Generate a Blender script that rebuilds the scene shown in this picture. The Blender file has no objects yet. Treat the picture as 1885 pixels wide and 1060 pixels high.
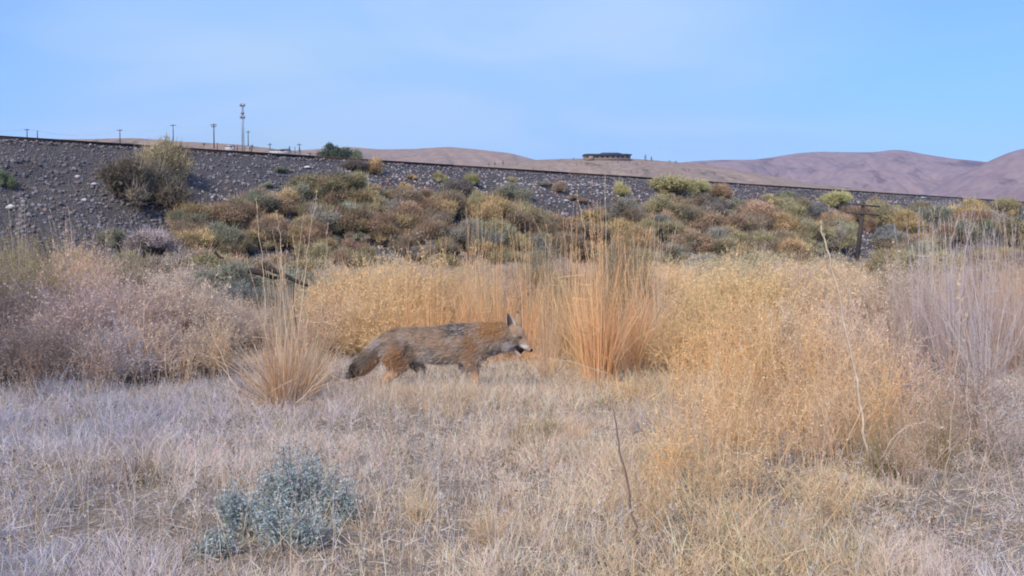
import bpy, bmesh, math, random
import numpy as np
from mathutils import Vector, Matrix, noise as mnoise

random.seed(7)
RS = np.random.RandomState(11)
S = bpy.context.scene
COL = S.collection

# ------------------------------------------------------------------ camera
EYE = 1.0
FPX = 1810.0
PITCH = math.radians(2.37)
cam_d = bpy.data.cameras.new('camera')
cam_d.lens = 36.0 * FPX / 1885.0
cam_d.sensor_width = 36.0
cam_d.clip_start = 0.05
cam_d.clip_end = 30000
cam = bpy.data.objects.new('camera', cam_d)
COL.objects.link(cam)
cam.location = (0, 0, EYE)
cam.rotation_euler = (math.radians(90) - PITCH, 0, 0)
S.camera = cam

# ------------------------------------------------------------------ world, sun, exposure
SUN_EL, SUN_AZ = math.radians(40), math.radians(205)   # azimuth clockwise from +Y: behind the camera, to its left
w = bpy.data.worlds.new('World')
S.world = w
w.use_nodes = True
nt = w.node_tree
nt.nodes.clear()
N = nt.nodes.new
out = N('ShaderNodeOutputWorld')
bg = N('ShaderNodeBackground')
bg.inputs['Strength'].default_value = 0.12
sky = N('ShaderNodeTexSky')
sky.sky_type = 'NISHITA'
sky.sun_disc = False
sky.sun_elevation = SUN_EL
sky.sun_rotation = SUN_AZ
sky.air_density = 1.3
sky.dust_density = 0.4
sky.ozone_density = 2.5
tc = N('ShaderNodeTexCoord')
mp = N('ShaderNodeMapping')
mp.inputs['Scale'].default_value = (1.2, 1.0, 4.2)
mp.inputs['Rotation'].default_value = (0, math.radians(14), 0)
nz = N('ShaderNodeTexNoise')
nz.inputs['Scale'].default_value = 2.0
nz.inputs['Detail'].default_value = 4
nz.inputs['Roughness'].default_value = 0.45
nz.inputs['Distortion'].default_value = 0.6
cr = N('ShaderNodeValToRGB')
cr.color_ramp.interpolation = 'B_SPLINE'
cr.color_ramp.elements[0].position = 0.34
cr.color_ramp.elements[0].color = (0.22, 0.22, 0.22, 1)
cr.color_ramp.elements[1].position = 0.80
cr.color_ramp.elements[1].color = (0.97, 0.97, 0.97, 1)
mx = N('ShaderNodeMixRGB')
mx.inputs['Color2'].default_value = (2.35, 3.62, 5.3, 1)    # thin high cloud
tint = N('ShaderNodeMixRGB'); tint.blend_type = 'MULTIPLY'; tint.inputs[0].default_value = 1
tint.inputs[2].default_value = (.30, .56, 1.3, 1)            # deep clear blue behind it
nt.links.new(tc.outputs['Generated'], mp.inputs['Vector'])
nt.links.new(mp.outputs['Vector'], nz.inputs['Vector'])
# the veil of cloud lies ahead, thinning to both sides
sx = N('ShaderNodeSeparateXYZ'); nt.links.new(tc.outputs['Generated'], sx.inputs[0])
ad = N('ShaderNodeMath'); ad.operation = 'ADD'; ad.inputs[1].default_value = .07; nt.links.new(sx.outputs['X'], ad.inputs[0])
ab = N('ShaderNodeMath'); ab.operation = 'ABSOLUTE'; nt.links.new(ad.outputs[0], ab.inputs[0])
mr = N('ShaderNodeMapRange'); mr.interpolation_type = 'SMOOTHSTEP'
mr.inputs['From Min'].default_value = .12; mr.inputs['From Max'].default_value = .52; mr.inputs['To Min'].default_value = .26; mr.inputs['To Max'].default_value = -.14
nt.links.new(ab.outputs[0], mr.inputs['Value'])
sm_ = N('ShaderNodeMath'); sm_.operation = 'ADD'; nt.links.new(nz.outputs['Fac'], sm_.inputs[0]); nt.links.new(mr.outputs['Result'], sm_.inputs[1])
nt.links.new(sm_.outputs[0], cr.inputs['Fac'])
nt.links.new(cr.outputs['Color'], mx.inputs['Fac'])
nz2 = N('ShaderNodeTexNoise'); nz2.inputs['Scale'].default_value = 3.4; nz2.inputs['Detail'].default_value = 5; nz2.inputs['Distortion'].default_value = .8
mp2 = N('ShaderNodeMapping'); mp2.inputs['Scale'].default_value = (.8, .8, 3.4); mp2.inputs['Rotation'].default_value = (0, math.radians(22), 0)
nt.links.new(tc.outputs['Generated'], mp2.inputs['Vector']); nt.links.new(mp2.outputs['Vector'], nz2.inputs['Vector'])
cr2 = N('ShaderNodeValToRGB'); cr2.color_ramp.interpolation = 'EASE'
cr2.color_ramp.elements[0].position = .36; cr2.color_ramp.elements[0].color = (2.2, 3.55, 5.2, 1)
cr2.color_ramp.elements[1].position = .66; cr2.color_ramp.elements[1].color = (2.75, 3.85, 5.25, 1)
nt.links.new(nz2.outputs['Fac'], cr2.inputs['Fac']); nt.links.new(cr2.outputs['Color'], mx.inputs['Color2'])
nt.links.new(sky.outputs['Color'], tint.inputs[1])
nt.links.new(tint.outputs[0], mx.inputs['Color1'])
nt.links.new(mx.outputs['Color'], bg.inputs['Color'])
nt.links.new(bg.outputs['Background'], out.inputs['Surface'])

sd = bpy.data.lights.new('sun', 'SUN')
sd.energy = 3.2
sd.angle = math.radians(18)
sd.color = (1.0, 0.86, 0.70)
sun = bpy.data.objects.new('sun', sd)
COL.objects.link(sun)
sv = Vector((math.sin(SUN_AZ) * math.cos(SUN_EL), math.cos(SUN_AZ) * math.cos(SUN_EL), math.sin(SUN_EL)))
sun.rotation_euler = (-sv).to_track_quat('-Z', 'Y').to_euler()
sun.location = sv * 100

S.view_settings.view_transform = 'Standard'
S.view_settings.look = 'None'
S.view_settings.gamma = 1
S.view_settings.exposure = 0.70
S.cycles.filter_width = 1.9
S.cycles.max_bounces = 6
S.cycles.diffuse_bounces = 3
S.cycles.transparent_max_bounces = 4
S.cycles.transmission_bounces = 3

# ------------------------------------------------------------------ helpers: projection, noise, terrain
FW = Vector((0, math.cos(PITCH), -math.sin(PITCH)))
UP = Vector((0, math.sin(PITCH), math.cos(PITCH)))
def ray(px, py):
    return Vector((1, 0, 0)) * ((px - 942.5) / FPX) + FW + UP * ((530 - py) / FPX)
def at(px, py, Y):
    d = ray(px, py)
    k = Y / d.y
    return Vector((d.x * k, Y, EYE + d.z * k))
def at_z(px, py, z):
    d = ray(px, py)
    k = (z - EYE) / d.z
    return Vector((d.x * k, d.y * k, z))

def _hash(ix, iy, s):
    n = (ix.astype(np.int64) * 374761393 + iy.astype(np.int64) * 668265263 + s * 1274126177) & 0xffffffff
    n = ((n ^ (n >> 13)) * 1103515245) & 0xffffffff
    n = (n ^ (n >> 16)) & 0xffffffff
    return n / 4294967295.0
def vnoise(x, y, s=0):
    x = np.asarray(x, float); y = np.asarray(y, float)
    ix = np.floor(x); iy = np.floor(y)
    fx = x - ix; fy = y - iy
    fx = fx * fx * (3 - 2 * fx); fy = fy * fy * (3 - 2 * fy)
    ix = ix.astype(np.int64); iy = iy.astype(np.int64)
    a = _hash(ix, iy, s); b = _hash(ix + 1, iy, s); c = _hash(ix, iy + 1, s); d = _hash(ix + 1, iy + 1, s)
    return (a * (1 - fx) + b * fx) * (1 - fy) + (c * (1 - fx) + d * fx) * fy
def fbm(x, y, s=0, o=4):
    t = 0; a = 0.5
    for k in range(o):
        t = t + a * vnoise(np.asarray(x) * 2 ** k, np.asarray(y) * 2 ** k, s + k * 17)
        a *= 0.5
    return t / (1 - 0.5 ** o)

RH = 6.5                                     # rail top above the eye
LA = at_z(0, 247, EYE + RH)
LB = at_z(1885, 370, EYE + RH)
LD = (LB - LA).normalized()                  # along the track
LN = Vector((-LD.y, LD.x, 0))                # away from the camera
CREST = EYE + RH - 0.55
def tn(x, y):
    dx = np.asarray(x, float) - LA.x; dy = np.asarray(y, float) - LA.y
    return dx * LD.x + dy * LD.y, dx * LN.x + dy * LN.y
TOE = 14.5
def ground_z(x, y):
    x = np.asarray(x, float); y = np.asarray(y, float)
    g = (fbm(x * 0.5, y * 0.5, 3) - 0.5) * 0.10 + (fbm(x * 0.07 + 9, y * 0.07, 5, 2) - 0.5) * 0.35 * np.clip((y - 9) / 20, 0, 1)
    return g
def bank_z(t, n):
    """height of the embankment surface at t along, n across (0 = near rail)"""
    t = np.asarray(t, float); n = np.asarray(n, float)
    s = np.clip((-1.6 - n) / (TOE - 1.6), 0, 1.4)
    z = CREST * (1 - s)
    bump = (fbm(t * 0.14, n * 0.2, 21, 3) - 0.5) * 1.5 + (fbm(t * 1.1, n * 1.1, 8, 3) - 0.5) * 0.5
    z = z + bump * np.clip(s * 4, 0, 1) * np.clip(1.5 - s, 0, 1)
    back = np.clip((n - 4.5) / 8, 0, 1)
    return z - back * 4.0
def surf_z(x, y):
    t, n = tn(x, y)
    return np.maximum(ground_z(x, y), np.where(np.abs(n) < 30, bank_z(t, n), -9))
def ground(px, py):
    """point where the picture ray meets ground or embankment"""
    d = ray(px, py)
    k = 2.0
    while k < 400:
        p = Vector((0, 0, EYE)) + d * k
        if p.z <= float(surf_z(p.x, p.y)):
            return Vector((p.x, p.y, float(surf_z(p.x, p.y))))
        k += 0.05 + k * 0.002
    return p

# ------------------------------------------------------------------ helpers: materials
MATS = {}
def mat_plant(name, trans=0.25, rough=0.9, tint=True, noise_scale=None):
    if name in MATS: return MATS[name]
    m = bpy.data.materials.new(name); m.use_nodes = True
    t = m.node_tree; t.nodes.clear(); A = t.nodes.new
    o = A('ShaderNodeOutputMaterial')
    at_ = A('ShaderNodeAttribute'); at_.attribute_name = 'Col'
    col = at_.outputs['Color']
    if tint:
        oi = A('ShaderNodeObjectInfo')
        mu = A('ShaderNodeMixRGB'); mu.blend_type = 'MULTIPLY'; mu.inputs[0].default_value = 1
        t.links.new(col, mu.inputs[1]); t.links.new(oi.outputs['Color'], mu.inputs[2])
        col = mu.outputs[0]
    di = A('ShaderNodeBsdfDiffuse'); di.inputs['Roughness'].default_value = 0.6
    tr = A('ShaderNodeBsdfTranslucent')
    mi = A('ShaderNodeMixShader'); mi.inputs[0].default_value = trans
    t.links.new(col, di.inputs['Color']); t.links.new(col, tr.inputs['Color'])
    t.links.new(di.outputs[0], mi.inputs[1]); t.links.new(tr.outputs[0], mi.inputs[2])
    t.links.new(mi.outputs[0], o.inputs['Surface'])
    MATS[name] = m
    return m
def mat_simple(name, c, rough=0.8, metal=0.0, c2=None, scale=20.0, bump=0.0, attr=False):
    if name in MATS: return MATS[name]
    m = bpy.data.materials.new(name); m.use_nodes = True
    t = m.node_tree; b = t.nodes['Principled BSDF']
    b.inputs['Roughness'].default_value = rough
    b.inputs['Metallic'].default_value = metal
    b.inputs['Specular IOR Level'].default_value = 0.25
    A = t.nodes.new
    co = A('ShaderNodeTexCoord'); n = A('ShaderNodeTexNoise')
    n.inputs['Scale'].default_value = scale; n.inputs['Detail'].default_value = 5
    t.links.new(co.outputs['Object'], n.inputs['Vector'])
    r = A('ShaderNodeValToRGB')
    c2 = c2 or tuple(x * 0.7 for x in c)
    r.color_ramp.elements[0].position = 0.35; r.color_ramp.elements[0].color = (*c2, 1)
    r.color_ramp.elements[1].position = 0.65; r.color_ramp.elements[1].color = (*c, 1)
    t.links.new(n.outputs['Fac'], r.inputs['Fac'])
    src = r.outputs['Color']
    if attr:
        a = A('ShaderNodeAttribute'); a.attribute_name = 'Col'
        mu = A('ShaderNodeMixRGB'); mu.blend_type = 'MULTIPLY'; mu.inputs[0].default_value = 1
        t.links.new(src, mu.inputs[1]); t.links.new(a.outputs['Color'], mu.inputs[2]); src = mu.outputs[0]
    t.links.new(src, b.inputs['Base Color'])
    if bump:
        bp = A('ShaderNodeBump'); bp.inputs['Strength'].default_value = bump
        t.links.new(n.outputs['Fac'], bp.inputs['Height']); t.links.new(bp.outputs['Normal'], b.inputs['Normal'])
    MATS[name] = m
    return m

# ------------------------------------------------------------------ helpers: meshes and objects
def mesh_np(name, V, F, C=None, smooth=False):
    """V (n,3), F list of (k,m) int arrays (each m-gon array)"""
    me = bpy.data.meshes.new(name)
    if isinstance(F, np.ndarray): F = [F]
    me.vertices.add(len(V)); me.vertices.foreach_set('co', np.asarray(V, np.float32).ravel())
    nl = sum(f.size for f in F); nf = sum(len(f) for f in F)
    me.loops.add(nl); me.polygons.add(nf)
    me.loops.foreach_set('vertex_index', np.concatenate([f.ravel() for f in F]).astype(np.int32))
    st = []; k = 0
    for f in F:
        st.append(k + np.arange(len(f)) * f.shape[1]); k += f.size
    me.polygons.foreach_set('loop_start', np.concatenate(st).astype(np.int32))
    me.update(calc_edges=True)
    if C is not None:
        a = me.color_attributes.new('Col', 'FLOAT_COLOR', 'POINT')
        a.data.foreach_set('color', np.concatenate([C, np.ones((len(C), 1))], 1).astype(np.float32).ravel())
    if smooth:
        me.polygons.foreach_set('use_smooth', np.ones(nf, bool))
    return me
def link(name, me, mat=None, parent=None, loc=(0, 0, 0)):
    o = bpy.data.objects.new(name, me); COL.objects.link(o)
    o.location = loc
    if parent: o.parent = parent
    if mat is not None and me is not None and len(me.materials) == 0: me.materials.append(mat)
    return o
def tag(o, label=None, cat=None, group=None, kind=None):
    if label: o['label'] = label
    if cat: o['category'] = cat
    if group: o['group'] = group
    if kind: o['kind'] = kind
    return o
def empty(name, loc=(0, 0, 0), rz=0):
    o = bpy.data.objects.new(name, None); COL.objects.link(o)
    o.location = loc; o.rotation_euler = (0, 0, rz); o.empty_display_size = 0.1
    return o

class Geo:
    """collects triangles and quads with vertex colours"""
    def __init__(s): s.V = []; s.Q = []; s.T = []; s.C = []; s.n = 0
    def add(s, V, C, Q=None, T=None):
        if Q is not None and len(Q): s.Q.append(Q + s.n)
        if T is not None and len(T): s.T.append(T + s.n)
        s.V.append(V); s.C.append(C); s.n += len(V)
    def mesh(s, name, smooth=False):
        F = []
        if s.Q: F.append(np.concatenate(s.Q))
        if s.T: F.append(np.concatenate(s.T))
        return mesh_np(name, np.concatenate(s.V), F, np.concatenate(s.C), smooth)

def unit(v): return v / np.maximum(np.linalg.norm(v, axis=1, keepdims=True), 1e-9)
def rnd(n, a=0.0, b=1.0): return RS.uniform(a, b, n)
def strips(G, base, d, L, W, bend, segs, col, tipw=0.15, tipcol=None):
    """curved tapered blades. base (n,3) d unit dir L len W width bend (n,3)"""
    n = len(base)
    side = unit(np.cross(d, RS.normal(size=(n, 3))))
    ts = np.linspace(0, 1, segs + 1)
    V = np.zeros((n, (segs + 1) * 2, 3)); C = np.zeros((n, (segs + 1) * 2, 3))
    L = np.asarray(L)[:, None]; W = np.asarray(W)[:, None]
    for i, t in enumerate(ts):
        p = base + d * L * t + bend * L * t * t
        ww = W * (1 - (1 - tipw) * t ** 1.5) * 0.5
        V[:, 2 * i] = p - side * ww; V[:, 2 * i + 1] = p + side * ww
        c = col if tipcol is None else col * (1 - t) + tipcol * t
        C[:, 2 * i] = c; C[:, 2 * i + 1] = c
    m = (segs + 1) * 2
    q = np.array([[2 * i, 2 * i + 1, 2 * i + 3, 2 * i + 2] for i in range(segs)])
    Q = (np.arange(n) * m)[:, None, None] + q[None]
    G.add(V.reshape(-1, 3), C.reshape(-1, 3), Q=Q.reshape(-1, 4))
def strip_pt(base, d, L, bend, t):
    L = np.asarray(L)[:, None]; t = np.asarray(t)[:, None]
    return base + d * L * t + bend * L * t * t
def flecks(G, P, size, col, flat=0.0):
    """small random leaf-like triangles"""
    n = len(P)
    a = RS.normal(size=(n, 3)); a[:, 2] *= (1 - flat); a = unit(a)
    b = unit(np.cross(a, RS.normal(size=(n, 3))))
    s = np.asarray(size)[:, None]
    V = np.stack([P + a * s, P - a * s * 0.55 + b * s * 0.6, P - a * s * 0.55 - b * s * 0.6], 1)
    T = (np.arange(n) * 3)[:, None] + np.arange(3)[None]
    G.add(V.reshape(-1, 3), np.repeat(col, 3, 0), T=T)
def leaves(G, P, d, L, W, col):
    """small rhombic leaves pointing along d"""
    n = len(P)
    b = unit(np.cross(d, RS.normal(size=(n, 3))))
    L = np.asarray(L)[:, None]; W = np.asarray(W)[:, None]
    V = np.stack([P, P + d * L * .5 + b * W, P + d * L, P + d * L * .5 - b * W], 1)
    Q = (np.arange(n) * 4)[:, None] + np.arange(4)[None]
    G.add(V.reshape(-1, 3), np.repeat(col, 4, 0), Q=Q)
def jit(base, n, amt=0.15, hue=0.05):
    v = np.asarray(base, float)[None] * (1 + RS.uniform(-amt, amt, (n, 1))) * (1 + RS.uniform(-hue, hue, (n, 3)))
    return np.clip(v, 0.005, 0.95)
def pick(pal, wts, n, amt=0.18):
    k = RS.choice(len(pal), n, p=np.array(wts) / sum(wts))
    return jit((1, 1, 1), n, amt) * np.array(pal)[k]

def tube_np(G, pts, rad, col, sides=6):
    pts = [Vector(p) for p in pts]; n = len(pts)
    rings = []
    prev = Vector((0.3, 0.9, 0.2))
    for i, p in enumerate(pts):
        tdir = (pts[min(i + 1, n - 1)] - pts[max(i - 1, 0)]).normalized()
        a = tdir.cross(prev).normalized(); b = tdir.cross(a).normalized()
        rr = rad[i] if hasattr(rad, '__len__') else rad
        for k in range(sides):
            an = 2 * math.pi * k / sides
            rings.append(p + (a * math.cos(an) + b * math.sin(an)) * rr)
    V = np.array([tuple(v) for v in rings])
    Q = []
    for i in range(n - 1):
        for k in range(sides):
            Q.append([i * sides + k, i * sides + (k + 1) % sides, (i + 1) * sides + (k + 1) % sides, (i + 1) * sides + k])
    if sides > 3:
        T = [[0, k + 1, k] for k in range(1, sides - 1)] + [[(n - 1) * sides, (n - 1) * sides + k, (n - 1) * sides + k + 1] for k in range(1, sides - 1)]
    else:
        T = [[0, 2, 1], [(n - 1) * 3, (n - 1) * 3 + 1, (n - 1) * 3 + 2]]
    G.add(V, np.tile(np.array(col, float)[None], (len(V), 1)), Q=np.array(Q), T=np.array(T))
def box_np(G, c, s, col, R=None):
    c = np.array(c, float); h = np.array(s, float) / 2
    V = np.array([[x, y, z] for x in (-1, 1) for y in (-1, 1) for z in (-1, 1)]) * h
    if R is not None: V = V @ np.array(R).T
    Q = np.array([[0, 1, 3, 2], [4, 6, 7, 5], [0, 4, 5, 1], [2, 3, 7, 6], [0, 2, 6, 4], [1, 5, 7, 3]])
    G.add(V + c, np.tile(np.array(col, float)[None], (8, 1)), Q=Q)

def copy_thing(root, loc, rz=0.0, sc=(1, 1, 1), color=None):
    r = root.copy(); COL.objects.link(r)
    r.location = loc; r.rotation_euler = (0, 0, rz); r.scale = sc
    if color: r.color = (*color, 1)
    for ch in root.children:
        c = ch.copy(); COL.objects.link(c); c.parent = r
        if color and c.get('tinted'): c.color = (*color, 1)
    return r

# ------------------------------------------------------------------ ground
def grid_mesh(name, X, Y, Z, C=None):
    ny, nx = X.shape
    V = np.stack([X, Y, Z], -1).reshape(-1, 3)
    i = np.arange(ny - 1)[:, None] * nx + np.arange(nx - 1)[None]
    Q = np.stack([i, i + 1, i + nx + 1, i + nx], -1).reshape(-1, 4)
    return mesh_np(name, V, Q, C, True)
def mat_ground(name, pal, scales=(0.6, 9, 60), bump=0.5, bumpd=0.03):
    m = bpy.data.materials.new(name); m.use_nodes = True
    t = m.node_tree; b = t.nodes['Principled BSDF']; A = t.nodes.new
    b.inputs['Roughness'].default_value = 0.95; b.inputs['Specular IOR Level'].default_value = 0.1
    co = A('ShaderNodeTexCoord')
    src = None
    for k, (c0, c1) in enumerate(pal):
        n = A('ShaderNodeTexNoise'); n.inputs['Scale'].default_value = scales[k]; n.inputs['Detail'].default_value = 6
        t.links.new(co.outputs['Object'], n.inputs['Vector'])
        r = A('ShaderNodeValToRGB'); r.color_ramp.elements[0].position = .38; r.color_ramp.elements[1].position = .62
        r.color_ramp.elements[0].color = (*c0, 1); r.color_ramp.elements[1].color = (*c1, 1)
        t.links.new(n.outputs['Fac'], r.inputs['Fac'])
        if src is None: src = r.outputs['Color']
        else:
            mu = A('ShaderNodeMixRGB'); mu.inputs[0].default_value = .45
            t.links.new(src, mu.inputs[1]); t.links.new(r.outputs['Color'], mu.inputs[2]); src = mu.outputs[0]
        last = n
    t.links.new(src, b.inputs['Base Color'])
    bp = A('ShaderNodeBump'); bp.inputs['Strength'].default_value = bump; bp.inputs['Distance'].default_value = bumpd
    t.links.new(last.outputs['Fac'], bp.inputs['Height']); t.links.new(bp.outputs['Normal'], b.inputs['Normal'])
    return m
gx = np.concatenate([-np.geomspace(4600, 12, 30), np.linspace(-11.5, 11.5, 93), np.geomspace(12, 4600, 30)])
gy = np.concatenate([-np.geomspace(1500, 3, 20), np.linspace(-2.5, 20, 91), np.geomspace(20.5, 4600, 50)])
GX, GY = np.meshgrid(gx, gy)
GZ = ground_z(GX, GY) * np.clip(1.2 - np.hypot(GX, GY) / 300, 0, 1)
m_ground = mat_ground('dry_soil_and_litter', [((.16, .125, .10), (.27, .22, .175)), ((.15, .12, .09), (.30, .25, .20)), ((.10, .08, .06), (.32, .27, .22))])
tag(link('ground', grid_mesh('ground', GX, GY, GZ), m_ground), kind='structure')

# embankment
bt = np.linspace(-90, 330, 700); bn = np.concatenate([np.linspace(-TOE - 3, -1.2, 56), np.linspace(-0.9, 16, 14)])
BT, BN = np.meshgrid(bt, bn)
BZ = bank_z(BT, BN)
BX = LA.x + BT * LD.x + BN * LN.x; BY = LA.y + BT * LD.y + BN * LN.y
m_bank = mat_ground('stony_bank', [((.065, .066, .078), (.125, .115, .12)), ((.055, .056, .064), (.155, .138, .135)), ((.05, .052, .06), (.19, .175, .18))], (0.35, 3.0, 14), 1.0, 0.25)
tag(link('embankment', grid_mesh('embankment', BX, BY, BZ), m_bank), kind='structure')

# rubble covering the bank: nobody could count it
def rock_template(seed, sub=1):
    bm = bmesh.new(); bmesh.ops.create_icosphere(bm, subdivisions=sub, radius=1)
    V = np.array([v.co for v in bm.verts]); F = np.array([[v.index for v in f.verts] for f in bm.faces]); bm.free()
    r = np.random.RandomState(seed)
    V = V * (1 + r.uniform(-.28, .28, (len(V), 1)))
    for _ in range(3):
        a = unit(r.normal(size=(1, 3)))[0]; dcut = r.uniform(.45, .8)
        s = V @ a; V = V - np.where(s > dcut, s - dcut, 0)[:, None] * a[None]
    return V, F
RT = [rock_template(k, 1) for k in range(7)]
def scatter_rocks(G, P, size, col):
    for k in range(7):
        idx = np.arange(k, len(P), 7)
        if not len(idx): continue
        V, F = RT[k]
        n = len(idx); an = rnd(n, 0, 6.283); ti = rnd(n, -.9, .9)
        ca, sa, ct, st = np.cos(an), np.sin(an), np.cos(ti), np.sin(ti)
        X = V[None, :, 0] * ca[:, None] - V[None, :, 1] * sa[:, None]
        Y = V[None, :, 0] * sa[:, None] + V[None, :, 1] * ca[:, None]
        Z = V[None, :, 2] * rnd(n, .55, .95)[:, None]
        Y2 = Y * ct[:, None] - Z * st[:, None]; Z2 = Y * st[:, None] + Z * ct[:, None]
        VV = np.stack([X, Y2, Z2], -1) * size[idx][:, None, None] + P[idx][:, None, :]
        T = F[None] + (np.arange(n) * len(V))[:, None, None]
        G.add(VV.reshape(-1, 3), np.repeat(col[idx], len(V), 0), T=T.reshape(-1, 3))
NR = 60000
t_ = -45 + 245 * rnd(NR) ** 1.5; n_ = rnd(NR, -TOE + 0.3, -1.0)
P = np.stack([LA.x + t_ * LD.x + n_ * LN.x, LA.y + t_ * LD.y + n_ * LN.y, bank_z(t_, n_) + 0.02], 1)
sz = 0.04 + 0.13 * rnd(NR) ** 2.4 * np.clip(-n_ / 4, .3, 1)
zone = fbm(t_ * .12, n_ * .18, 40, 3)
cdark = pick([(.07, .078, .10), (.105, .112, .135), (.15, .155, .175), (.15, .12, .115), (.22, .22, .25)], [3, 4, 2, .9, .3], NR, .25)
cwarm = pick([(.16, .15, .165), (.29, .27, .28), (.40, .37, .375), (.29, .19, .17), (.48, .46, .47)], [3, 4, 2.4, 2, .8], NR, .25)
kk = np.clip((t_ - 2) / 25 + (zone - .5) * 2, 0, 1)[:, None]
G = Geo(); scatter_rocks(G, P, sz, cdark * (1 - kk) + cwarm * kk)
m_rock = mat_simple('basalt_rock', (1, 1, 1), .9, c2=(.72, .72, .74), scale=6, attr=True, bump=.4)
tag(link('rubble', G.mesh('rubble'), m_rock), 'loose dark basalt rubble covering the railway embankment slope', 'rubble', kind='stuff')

# pale boulders one can pick out
def boulder(px, py, r, c, label):
    p = ground(px, py)
    V, F = rock_template(int(px * 7 + py), 2)
    V = V * np.array([1.3, .8, .6]) * r * .85
    me = mesh_np('boulder', V, F, jit(tuple(q * .66 for q in c), len(V), .08))
    tag(link('boulder', me, m_rock, None, p + Vector((0, 0, r * .35))), label, 'boulder', 'pale boulders on the embankment')
boulder(20, 385, .26, (.75, .75, .78), 'large white boulder low on the embankment at the far left edge')
boulder(145, 328, .20, (.66, .62, .68), 'pale pinkish slab of rock high on the dark left part of the embankment')
boulder(171, 343, .20, (.66, .62, .70), 'pale lilac rock just below and right of a similar pinkish slab on the dark bank')
boulder(154, 372, .18, (.6, .62, .68), 'pale grey rock below the two lilac slabs on the dark bank')
boulder(565, 310, .24, (.85, .85, .86), 'bright white rock just below the rails, above the broad olive shrub')
boulder(232, 368, .13, (.72, .72, .7), 'small pale rock left of the foot of the dark twiggy shrub')
boulder(1700, 366, .34, (.6, .58, .62), 'light grey rock under the rails right of the telegraph pole')
boulder(1042, 372, .2, (.6, .57, .57), 'pale grey rock on the bare middle stretch of the embankment')
boulder(925, 345, .22, (.6, .57, .58), 'pale rock on the bank above the grey green shrub in the middle')

# railway track
m_rail = mat_simple('rusty_rail', (.075, .05, .042), .6, .3, scale=9)
m_tie = mat_simple('dark_sleeper', (.06, .048, .04), .9, scale=5)
trk = empty('railway_track', (LA.x, LA.y, CREST), math.atan2(LD.y, LD.x))
tag(trk, 'long straight railway track with dark rails along the top of the embankment', 'railway track')
G = Geo()
for x in np.arange(-88, 300, .62): box_np(G, (x, .72, .16), (.25, 2.6, .17), (1, 1, 1))
s_ = link('sleepers', G.mesh('sleepers'), m_tie, trk); s_['kind'] = 'stuff'
for y in (0, 1.435):
    G = Geo()
    for a in range(-88, 300, 12):
        box_np(G, (a + 6, y, .265), (12.0, .14, .03), (1, 1, 1)); box_np(G, (a + 6, y, .35), (12.0, .03, .142), (1, 1, 1)); box_np(G, (a + 6, y, .45), (12.0, .075, .06), (1, 1, 1))
    link('rail', G.mesh('rail'), m_rail, trk)
G = Geo(); NB = 14000
t_ = -60 + 250 * rnd(NB) ** 1.3; n_ = rnd(NB, -2.0, 3.0)
P = np.stack([t_, n_, .02 + .10 * rnd(NB) + .1 * np.clip(1 - np.abs(n_ + .1) / 1.0, 0, 1)], 1)
scatter_rocks(G, P, .05 + .06 * rnd(NB), pick([(.13, .13, .15), (.22, .21, .22), (.3, .28, .28)], [3, 2, 1], NB))
b_ = link('ballast', G.mesh('ballast'), m_rock, None, (LA.x, LA.y, CREST)); b_.rotation_euler = (0, 0, math.atan2(LD.y, LD.x))
tag(b_, 'crushed grey ballast stones under the rails on the embankment crest', 'ballast', kind='stuff')

# ------------------------------------------------------------------ hills
def interp(pts, x):
    xs = [p[0] for p in pts]; ys = [p[1] for p in pts]
    return np.interp(x, xs, ys)
def hill(name, pts, Z, front, seed, mat, back=None, rough=0.12, nx=260, nz_=60, gul=1.0):
    back = back or front
    x0, x1 = pts[0][0], pts[-1][0]
    px = np.linspace(x0, x1, nx)
    # smooth skyline
    py = interp(pts, px)
    ker = np.hanning(13); ker /= ker.sum()
    py = np.convolve(np.pad(py, 6, mode='edge'), ker, 'valid')
    P = [at(a, b, Z) for a, b in zip(px, py)]
    X0 = np.array([p.x for p in P]); H = np.array([p.z for p in P])
    d = np.concatenate([np.linspace(-1, 0, nz_), np.linspace(0.03, 1, nz_ // 2)])
    D, XX = np.meshgrid(d, X0, indexing='ij')
    HH = np.tile(H[None], (len(d), 1))
    Yy = Z + np.where(D < 0, D * front, D * back)
    prof = np.where(D < 0, 1 - np.abs(D) ** 1.25, 1 - D ** 2)
    Xs = XX * (Yy / Z) * 0.35 + XX * 0.65
    gl = fbm(Xs / front * 5.5 + seed, Yy / front * 2.6, seed, 5)
    gl2 = np.abs(fbm(Xs / front * 9 + Yy / front * 2.5, Yy / front * 1.6, seed + 5, 3) - .5) * 2
    amp = np.clip(-D * 3.0, 0, 1) * np.clip((1 + D) * 4, 0, 1)
    ZZ = HH * prof + ((gl - .5) * rough * 1.6 - (1 - gl2) ** 3 * rough * .5 * gul) * H.max() * amp
    ZZ = np.where(D <= -.999, -8, ZZ); ZZ = np.where(D >= .999, -8, ZZ)
    o = link(name, grid_mesh(name, Xs, Yy, ZZ), mat); tag(o, kind='structure')
    return o, lambda x, y: 0
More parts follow.
